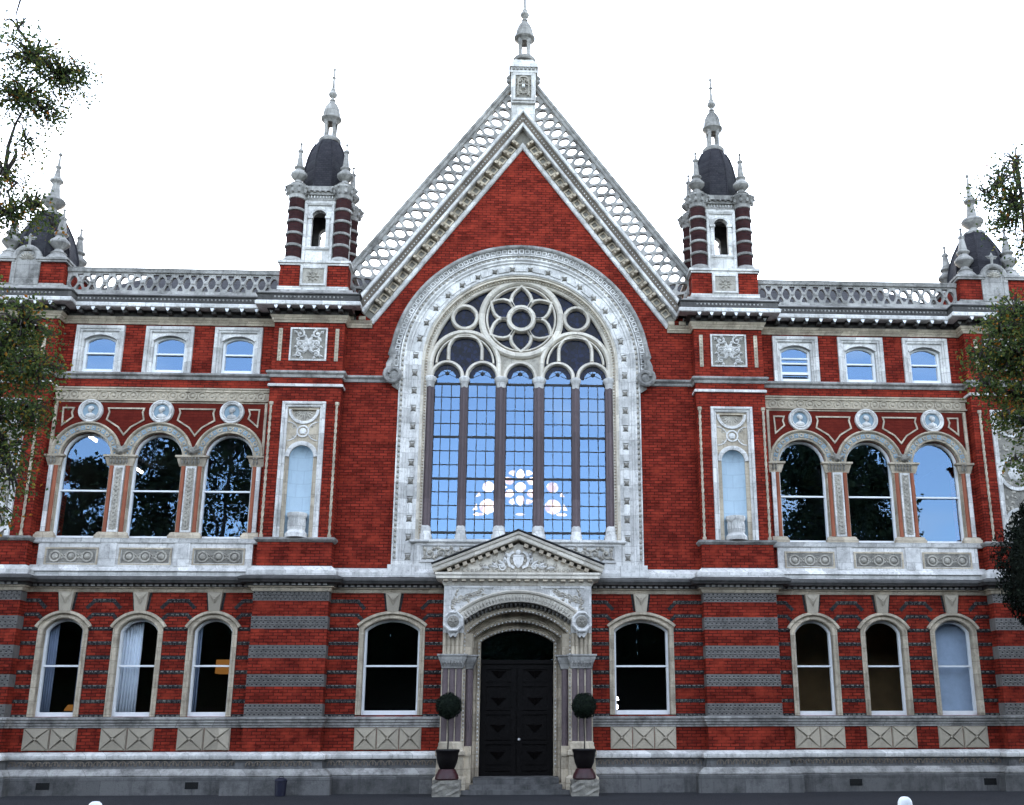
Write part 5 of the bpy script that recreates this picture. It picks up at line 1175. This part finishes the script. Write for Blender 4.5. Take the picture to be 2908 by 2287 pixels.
tag(b.build('window_blind', 'blind'), 'pale blue grey blind pulled down behind the far right ground floor window', 'blind')
# pleated lamp on a desk behind the far left window
L = empty('desk_lamp', (-11.55, 1.5, 1.6)); tag(L, 'warm lit low lamp behind the far left ground floor window', 'lamp')
def local(b, o): b.v = [(x-o.location.x, y-o.location.y, z-o.location.z) for x, y, z in b.v]; return b
b = MB(); b.lathe(-11.55, 1.5, [(0.16,1.6),(0.16,1.63),(0.02,1.66),(0.02,2.12)], 14); local(b, L).build('stand', 'lead', L)
b = MB(); b.lathe(-11.55, 1.5, [(0.34,2.10),(0.34,2.13),(0.26,2.25),(0.25,2.25),(0.33,2.11)], 24); local(b, L).build('lamp_shade', 'lampglow', L)
L = empty('pendant_lamp', (-8.06, 2.5, 5.0)); tag(L, 'orange box shaped lampshade hanging inside the ground floor window by the tower', 'lamp')
b = MB(); b.box(-8.065, -8.055, 2.495, 2.505, 3.45, 5.0); local(b, L).build('cord', 'lead', L, False)
b = MB(); b.frus(-8.06, 2.5, 3.10, 3.47, 0.23, 0.22); local(b, L).build('lamp_shade', 'lampglow', L, False)
L = empty('window_lantern', (2.59, 0.40, 2.02)); tag(L, 'small lit lantern in the corner of the ground floor window right of the porch', 'lamp')
b = MB(); b.lathe(2.59, 0.40, [(0.07,2.02),(0.07,2.05),(0.015,2.07),(0.015,2.1)], 12); b.lathe(2.59, 0.40, [(0.012,2.08),(0.012,2.21),(0.03,2.30),(0.02,2.34)], 10); local(b, L).build('stand', 'lead', L)
b = MB(); b.lathe(2.59, 0.40, [(0.014,2.12),(0.014,2.40)], 8); b.lathe(2.59, 0.40, [(0.03,2.10),(0.055,2.13),(0.055,2.19),(0.03,2.22)], 14); b.lathe(2.59, 0.40, [(0.075,2.33),(0.05,2.41),(0.03,2.41)], 14); local(b, L).build('lamp_shade', 'tubeglow', L)
b = MB(); b.box(2.4, 4.1, 0.26, 0.55, 1.975, 2.02); b.build('window_board', 'white', B, False)
for y0, lab in ((2.3, 'white strip light on the ceiling, seen high in the far left arched window'), (6.3, 'white strip light seen at the left edge of the second arched window from the left')):
    L = empty('strip_light', (-12.5, y0+0.3, 9.85)); tag(L, lab, 'ceiling light', 'strip lights in the first floor room')
    b = MB(); b.box(-12.56, -12.44, y0-0.03, y0+0.63, 9.86, 9.90); b.box(-12.515, -12.485, y0+0.1, y0+0.5, 9.90, 10.0); local(b, L).build('batten', 'white', L, False)
    b = MB(); b.lathe(0, 0, [(0.028,0.0),(0.03,0.01),(0.03,0.59),(0.028,0.6)], 12); b.v = [(-12.5+x, y0+z, 9.83+y) for x, y, z in b.v]; local(b, L).build('tube', 'tubeglow', L)
L = empty('table_lamp', (-7.76, 1.2, 6.2)); tag(L, 'pale bell shaped lampshade, unlit, in the arched window next to the left tower', 'lamp')
b = MB(); b.lathe(-7.76, 1.2, [(0.13,6.2),(0.13,6.23),(0.02,6.26),(0.02,6.5),(0.05,6.6),(0.02,6.7),(0.015,6.95)], 14); local(b, L).build('stand', 'lead', L)
b = MB(); b.lathe(-7.76, 1.2, [(0.17,6.78),(0.14,6.85),(0.10,6.98),(0.08,7.14),(0.07,7.14),(0.09,6.98),(0.13,6.84),(0.16,6.78)], 20); local(b, L).build('lamp_shade', 'shade', L)
# ------------------------------------------------------------------ pots, topiary, bollards, tub
def leaf(b, c, n, L, wd, rr):
    n = n.normalized(); u = n.orthogonal().normalized(); a = rr.uniform(0, 2*pi); v = n.cross(u); d = u*cos(a)+v*sin(a); s_ = n.cross(d)
    f = n*L*0.12
    p = [c-d*L/2, c+s_*wd/2+f, c+d*L/2, c-s_*wd/2+f]
    b.add(p, [(0, 1, 2), (0, 2, 3)])
def group_planter(x, side):
    gz = 0.08; y = -1.40
    o = empty('plinth_block', (x, y, gz)); tag(o, 'rough square stone block under the plant pot %s of the door' % side, 'stone block', 'stone blocks by the door')
    b = MB(); rr = random.Random(int(x*10)); b.box(x-0.32, x+0.32, y-0.28, y+0.28, gz, 0.45)
    bm = bmesh.new(); me = bpy.data.meshes.new('block'); me.from_pydata(b.v, [], b.f); bm.from_mesh(me); bmesh.ops.subdivide_edges(bm, edges=bm.edges, cuts=5, use_grid_fill=True)
    for v in bm.verts:
        k = 0.025 if v.co.z > gz+0.01 else 0.0; v.co += Vector((rr.uniform(-k,k), rr.uniform(-k,k), rr.uniform(-k,k*0.4) if v.co.z < 0.44 else rr.uniform(-0.012,0.0)))
    bm.to_mesh(me); bm.free(); me.materials.append(MAT['carved_dark']); q = bpy.data.objects.new('block', me); COL.objects.link(q); q.parent = o; q.location = (-x, -y, -gz)
    o = empty('plant_pot', (x, y, 0.45)); tag(o, 'dark glazed pot with an oxblood foot %s of the door' % side, 'plant pot', 'pots flanking the door')
    b = MB(); b.lathe(x, y, [(0.26,0.45),(0.285,0.48),(0.27,0.56),(0.235,0.62),(0.20,0.69),(0.17,0.70)], 28); local(b, o).build('pot_foot', 'potred', o)
    b = MB(); b.lathe(x, y, [(0.17,0.69),(0.19,0.73),(0.235,0.84),(0.26,0.96),(0.265,1.05),(0.285,1.09),(0.295,1.12),(0.285,1.145),(0.255,1.145),(0.24,1.07),(0.02,1.06)], 28); local(b, o).build('pot_body', 'pot', o)
    o = empty('topiary_tree', (x, y, 1.06)); tag(o, 'clipped dark ball topiary on a bare stem in the pot %s of the door' % side, 'topiary', 'topiary balls flanking the door')
    b = MB(); b.tube([(x,y,1.05),(x+0.01,y,1.4),(x-0.005,y,1.75),(x,y,2.1)], [0.022,0.018,0.018,0.02], 7); local(b, o).build('stem', 'bark', o)
    b = MB(); b.lump(x, y, 2.15, 0.27, 0.27, 0.27, 20, 12)
    for i in range(3200):
        v = Vector((rr.gauss(0,1), rr.gauss(0,1), rr.gauss(0,1))).normalized(); r = 0.298*rr.uniform(0.88, 1.05)*(1+0.035*sin(7*v.x+3*x)+0.03*sin(9*v.z+5*v.y+x)); r = r*1.09 if i % 40 == 0 else r
        leaf(b, Vector((x, y, 2.15))+v*r, v+Vector((rr.uniform(-.8,.8), rr.uniform(-.8,.8), rr.uniform(-.8,.8))), 0.042, 0.024, rr)
    local(b, o).build('crown', 'box', o, False, recalc=False)
group_planter(-1.645, 'left'); group_planter(1.635, 'right')
for x, side in ((-3.72, 'left'), (3.48, 'right')):
    o = empty('bollard', (x, -18.0, 0.08)); tag(o, 'short white rounded bollard on the %s of the dark forecourt' % side, 'bollard', 'white bollards on the forecourt')
    b = MB(); b.lathe(x, -18.0, [(0.085,0.08),(0.085,0.11),(0.066,0.13),(0.064,0.86),(0.066,0.93),(0.062,0.965),(0.05,0.99),(0.03,1.006),(0.0,1.01)], 24); local(b, o).build('post', 'white', o)
    b = MB(); b.lathe(x, -18.0, [(0.067,0.80),(0.068,0.81),(0.068,0.83),(0.067,0.84)], 24); local(b, o).build('collar', 'grey', o)
o = empty('garden_tub', (-5.62, -1.0, 0.08)); tag(o, 'small dark blue plastic tub on the ground against the left tower', 'tub')
b = MB(); b.lathe(-5.62, -1.0, [(0.115,0.08),(0.125,0.09),(0.14,0.40),(0.15,0.41),(0.15,0.44),(0.14,0.45),(0.13,0.47),(0.06,0.50),(0.02,0.50)], 24); local(b, o).build('tub_body', 'binblue', o)
b = MB(); b.tube([(-5.68,-1.0,0.49),(-5.66,-1.0,0.53),(-5.58,-1.0,0.53),(-5.56,-1.0,0.49)], 0.012, 6); local(b, o).build('handle', 'lead', o)
# ------------------------------------------------------------------ trees
def tree(name, label, base, h, clusters, leaf_m, L, seed, trunk_r=0.25, split=0.35, group=None, wdk=0.62, hang=0.35):
    rr = random.Random(seed); o = empty(name, base); tag(o, label, 'tree', group); bx, by, bz = base
    b = MB(); wob = [(bx+rr.uniform(-.15,.15)*i*0.4, by+rr.uniform(-.15,.15)*i*0.4, bz+h*i/6) for i in range(7)]
    b.tube(wob, [trunk_r*(1.25 if i == 0 else 1-0.14*i) for i in range(7)], 10); local(b, o).build('trunk', 'bark', o)
    lb = MB(); tw = MB()
    tops = []
    for (c, r, n) in sorted(clusters, key=lambda q: (q[0][0]-bx)**2+(q[0][1]-by)**2):
        c = Vector(c); t = min(0.95, max(split, (c.z-bz)/h*0.75)); i = int(t*6); st = Vector(wob[i]).lerp(Vector(wob[min(6, i+1)]), t*6-i)
        d0 = (st-c).length; near = min(tops, key=lambda q: (q-c).length, default=None)
        thin = 1.0
        if near is not None and (near-c).length < 0.7*d0: st = near; thin = 0.45
        tops.append(c)
        mid = st.lerp(c, 0.55)+Vector((0, 0, 0.12*(c-st).length)); k = trunk_r*0.26*thin
        pts = [st, st.lerp(mid, 0.5)+Vector((rr.uniform(-.1,.1), rr.uniform(-.1,.1), 0.05)), mid, mid.lerp(c, 0.6)+Vector((rr.uniform(-.1,.1), 0, rr.uniform(-.05,.1))), c]
        tw.tube(pts, [k, k*0.75, k*0.5, k*0.3, k*0.15], 6)
        R = Vector(r) if hasattr(r, '__len__') else Vector((r, r, r*0.75))
        # twigs carry small bunches of leaves: clumpy, with gaps
        nb = max(3, int(n/(16 if L > 0.1 else 11)))
        for q in range(nb):
            v = Vector((rr.gauss(0,1), rr.gauss(0,1), rr.gauss(0,1))).normalized()*(rr.random()**0.45)
            e = c+Vector((v.x*R.x, v.y*R.y, v.z*R.z)); tw.tube([c.lerp(e, 0.15), c.lerp(e, 0.6)+Vector((0,0,0.06)), e], [0.012, 0.009, 0.005], 4)
            sp = 0.16*L/0.08
            for j in range(16):
                gq = lambda m, d: m+max(-1.3*d, min(1.3*d, rr.gauss(0, d)))
                p = e+Vector((gq(0, sp), gq(0, sp), gq(-hang*sp, sp*0.7)))
                s_ = L*rr.uniform(0.65, 1.25)
                leaf(lb, p, Vector((rr.uniform(-1,1), rr.uniform(-1,1), rr.uniform(-0.3,1))), s_, s_*wdk, rr)
    local(tw, o).build('branches', 'bark', o, False, recalc=False); local(lb, o).build('crown', leaf_m, o, False, recalc=False)
    return o
rt = random.Random(21)
KN = 12.0/19.0
def nearer(cl): return [((-0.08+(x+0.08)*KN, -28+(y+28)*KN, 1.6+(z-1.6)*KN), (a*KN, b_*KN, c_*KN), n) for (x, y, z), (a, b_, c_), n in cl]
cl = [((-9.35,-9,14.25),(0.65,0.8,0.40),620), ((-8.95,-9,14.35),(0.32,0.3,0.18),190), ((-9.9,-9,14.6),(0.7,0.8,0.5),700), ((-10.0,-9,13.7),(0.75,0.8,0.45),800), ((-9.55,-9,13.45),(0.45,0.5,0.28),260),
      ((-10.3,-9,15.4),(0.4,0.5,0.2),60), ((-9.8,-9,12.8),(0.35,0.5,0.35),170), ((-10.1,-9,12.0),(0.5,0.6,0.7),330), ((-9.45,-9,11.35),(0.40,0.5,0.30),300), ((-9.9,-9,11.2),(0.6,0.6,0.4),520), ((-10.35,-9,16.75),(0.4,0.4,0.2),90), ((-9.05,-9,10.95),(0.16,0.2,0.22),70),
      ((-9.35,-9,8.9),(0.6,0.8,0.55),900), ((-9.0,-9,8.0),(0.5,0.8,0.5),800), ((-9.7,-9,8.3),(0.8,0.9,0.8),1500), ((-9.0,-9,7.2),(0.45,0.7,0.45),650), ((-9.7,-9,7.2),(0.7,0.8,0.7),1200), ((-9.4,-9,6.5),(0.6,0.7,0.4),550), ((-9.9,-9,5.9),(0.55,0.7,0.5),480), ((-9.2,-9,6.0),(0.4,0.6,0.4),220),
      ((-9.35,-9,5.35),(0.45,0.6,0.35),160), ((-8.58,-9,8.05),(0.12,0.2,0.12),40), ((-10.2,-9,9.5),(0.5,0.6,0.35),350)]
cl = nearer(cl)
for i in range(40):
    a = rt.uniform(0, 2*pi); q = sqrt(rt.random()); cl.append(((-10.9+2.7*q*cos(a), -16.5+2.6*q*sin(a), rt.uniform(4.6, 12.6)), rt.uniform(0.7, 1.0), 300))
tree('lime_tree', 'leafy lime tree with a few yellow leaves reaching in from the left edge', (-10.9,-16.5,0.08), 12.2, cl, 'leaf', 0.050, 5)
cl = [((9.75,-9,12.35),(0.4,0.5,0.45),300), ((9.45,-9,12.1),(0.28,0.4,0.25),130), ((9.8,-9,11.5),(0.35,0.5,0.4),260), ((10.15,-9,12.9),(0.3,0.4,0.3),130), ((10.0,-9,11.9),(0.5,0.5,0.7),480), ((10.0,-9,10.9),(0.25,0.4,0.3),110),
      ((9.4,-9,9.1),(0.45,0.7,0.35),600), ((9.75,-9,9.5),(0.5,0.7,0.4),650), ((9.0,-9,8.6),(0.38,0.6,0.35),520), ((9.6,-9,8.5),(0.6,0.8,0.5),1100), ((9.0,-9,8.0),(0.3,0.5,0.25),260), ((9.6,-9,7.8),(0.5,0.7,0.4),700), ((9.25,-9,7.35),(0.32,0.5,0.2),280), ((9.75,-9,7.1),(0.35,0.6,0.4),420), ((9.35,-9,6.5),(0.2,0.3,0.12),90), ((9.75,-9,6.3),(0.25,0.4,0.3),230), ((10.1,-9,9.0),(0.6,0.7,0.7),900)]
cl = nearer(cl)
for i in range(40):
    a = rt.uniform(0, 2*pi); q = sqrt(rt.random()); cl.append(((10.9+2.5*q*cos(a), -16.3+2.6*q*sin(a), rt.uniform(5.0, 12.2)), rt.uniform(0.7, 1.0), 300))
tree('lime_tree', 'leafy green lime tree reaching in from the right edge above the yew', (10.9,-16.3,0.08), 11.8, cl, 'leaf', 0.050, 9)
# dark yew at the right edge: broad egg-shaped crown on a short trunk
o = empty('yew_tree', (12.6,-5,0.08)); tag(o, 'very dark dense yew with a smooth clipped side at the right edge', 'tree')
b = MB(); b.tube([(12.6,-5,0.08),(12.65,-5,1.5),(12.6,-5,3.6),(12.6,-5,6.5)], [0.24,0.2,0.16,0.06], 10); local(b, o).build('trunk', 'bark', o)
b = MB(); ry = random.Random(4)
def yrad(z): t = (z-3.15)/(7.3-3.15); return 0.0 if t <= 0 or t >= 1 else 1.74*min(1, (t/0.30)**0.5)*min(1, ((1-t)/0.45)**0.5)
b.lathe(12.6, -5, [(max(0.02, yrad(z)*0.86), z) for z in [3.2+0.13*i for i in range(32)]], 28)
for i in range(15000):
    z = ry.uniform(3.12, 7.3); a = ry.uniform(0, 2*pi); lump_ = 1+0.06*sin(5*a+2.3*z)+0.05*sin(9*a-3*z+1); r = yrad(z)*lump_*ry.uniform(0.84, 1.03)
    v = Vector((cos(a), sin(a), 0.35)); p = Vector((12.6+r*cos(a), -5+r*sin(a), z+ry.uniform(-.06,.06)))
    leaf(b, p, v+Vector((ry.uniform(-.9,.9), ry.uniform(-.9,.9), ry.uniform(-.9,.9))), ry.uniform(0.09, 0.17), 0.05, ry)
local(b, o).build('crown', 'yew', o, False, recalc=False)
# trees across the drive: dark shapes in the window reflections
def far_tree(x, y, h, r, dens, seed, label):
    q = random.Random(seed); cs = []
    for i in range(dens):
        t = q.random(); z = h*(0.22+0.74*t); rad = r*min(1, ((1-t)*2.2)**0.5)*sqrt(q.random()); a = q.uniform(0, 2*pi)
        cs.append(((x+rad*cos(a), y+rad*sin(a), z), (r*0.22, r*0.22, r*0.18), 190))
    tree('broadleaf_tree', label, (x, y, 0.08), h*0.9, cs, 'leaf_dark', 0.30, seed, 0.45, 0.2, 'trees across the drive, mirrored in the windows', 0.75)
far_tree(-20.5, -46, 23.5, 6.0, 90, 31, 'large dark tree across the drive, mirrored black in the arched window by the left tower')
far_tree(-25.6, -49, 25.5, 4.6, 95, 40, 'dark tree across the drive, mirrored in the middle left arched window')
far_tree(-31.0, -47, 20.5, 4.8, 95, 32, 'looser tree across the drive, mirrored with blue gaps in the far left arched window')
far_tree(22.5, -46, 24.0, 6.2, 95, 33, 'large dark tree across the drive, mirrored black in the two inner right arched windows')
far_tree(17.2, -29, 18.5, 3.4, 75, 35, 'tall narrow dark tree added beside the drive for shade, mirrored in the inner right windows')  # put in to shade the front, also mirrored in the windows
far_tree(26.4, -48, 23.0, 3.6, 75, 41, 'dark tree across the drive, mirrored in the middle right arched window')
far_tree(-36, -22, 21, 6.5, 60, 36, 'broad dark tree added out of view far to the left to block side sky')  # this and the next three are added unseen to block side sky light
far_tree(-42, -40, 23, 7.0, 60, 37, 'tall dark tree added out of view beyond the left end of the low row to block side sky')
far_tree(39, -22, 21, 6.5, 60, 38, 'broad dark tree added out of view far to the right to block side sky')
far_tree(45, -40, 23, 7.0, 60, 39, 'tall dark tree added out of view beyond the right end of the low row to block side sky')
for i in range(11):
    far_tree(-36+7.2*i+(0.8 if i % 2 else -0.7), -42-1.5*(i % 3), 11.4+1.2*((i*7) % 4)/3, 4.6, 66, 50+i, 'dark tree in the low row across the drive, mirrored black in the ground floor windows')
# unseen wood added to block low sky light: one dark mass along the skyline behind the camera
b = MB(); q = random.Random(77)
def wtop(x): return 17.6+0.9*sin(x*0.21)+0.7*sin(x*0.53+1)
for i in range(24):
    x = -92+8*i; z = wtop(x+4)-1.6; b.frus(x+4, -78, 0.08, z, 3.99, 3.4, 2.6, 1.6)  # solid cores that stop light between the leaves
for i in range(16000):
    x = q.uniform(-96, 96); z = wtop(x)*(1-q.random()**1.4*0.98)+q.uniform(-0.6, 0.5)
    leaf(b, Vector((x, -74.6+q.uniform(-1.3, 1.2)-1.6*max(0, z-15)/3, max(0.3, z))), Vector((q.uniform(-1,1), 1, q.uniform(-0.4,1))), q.uniform(0.5, 1.0), 0.5, q)
tag(b.build('sky_block_wood', 'leaf_dark', None, False, recalc=False), 'unseen dark wood added along the skyline across the drive to block low sky light', kind='stuff')
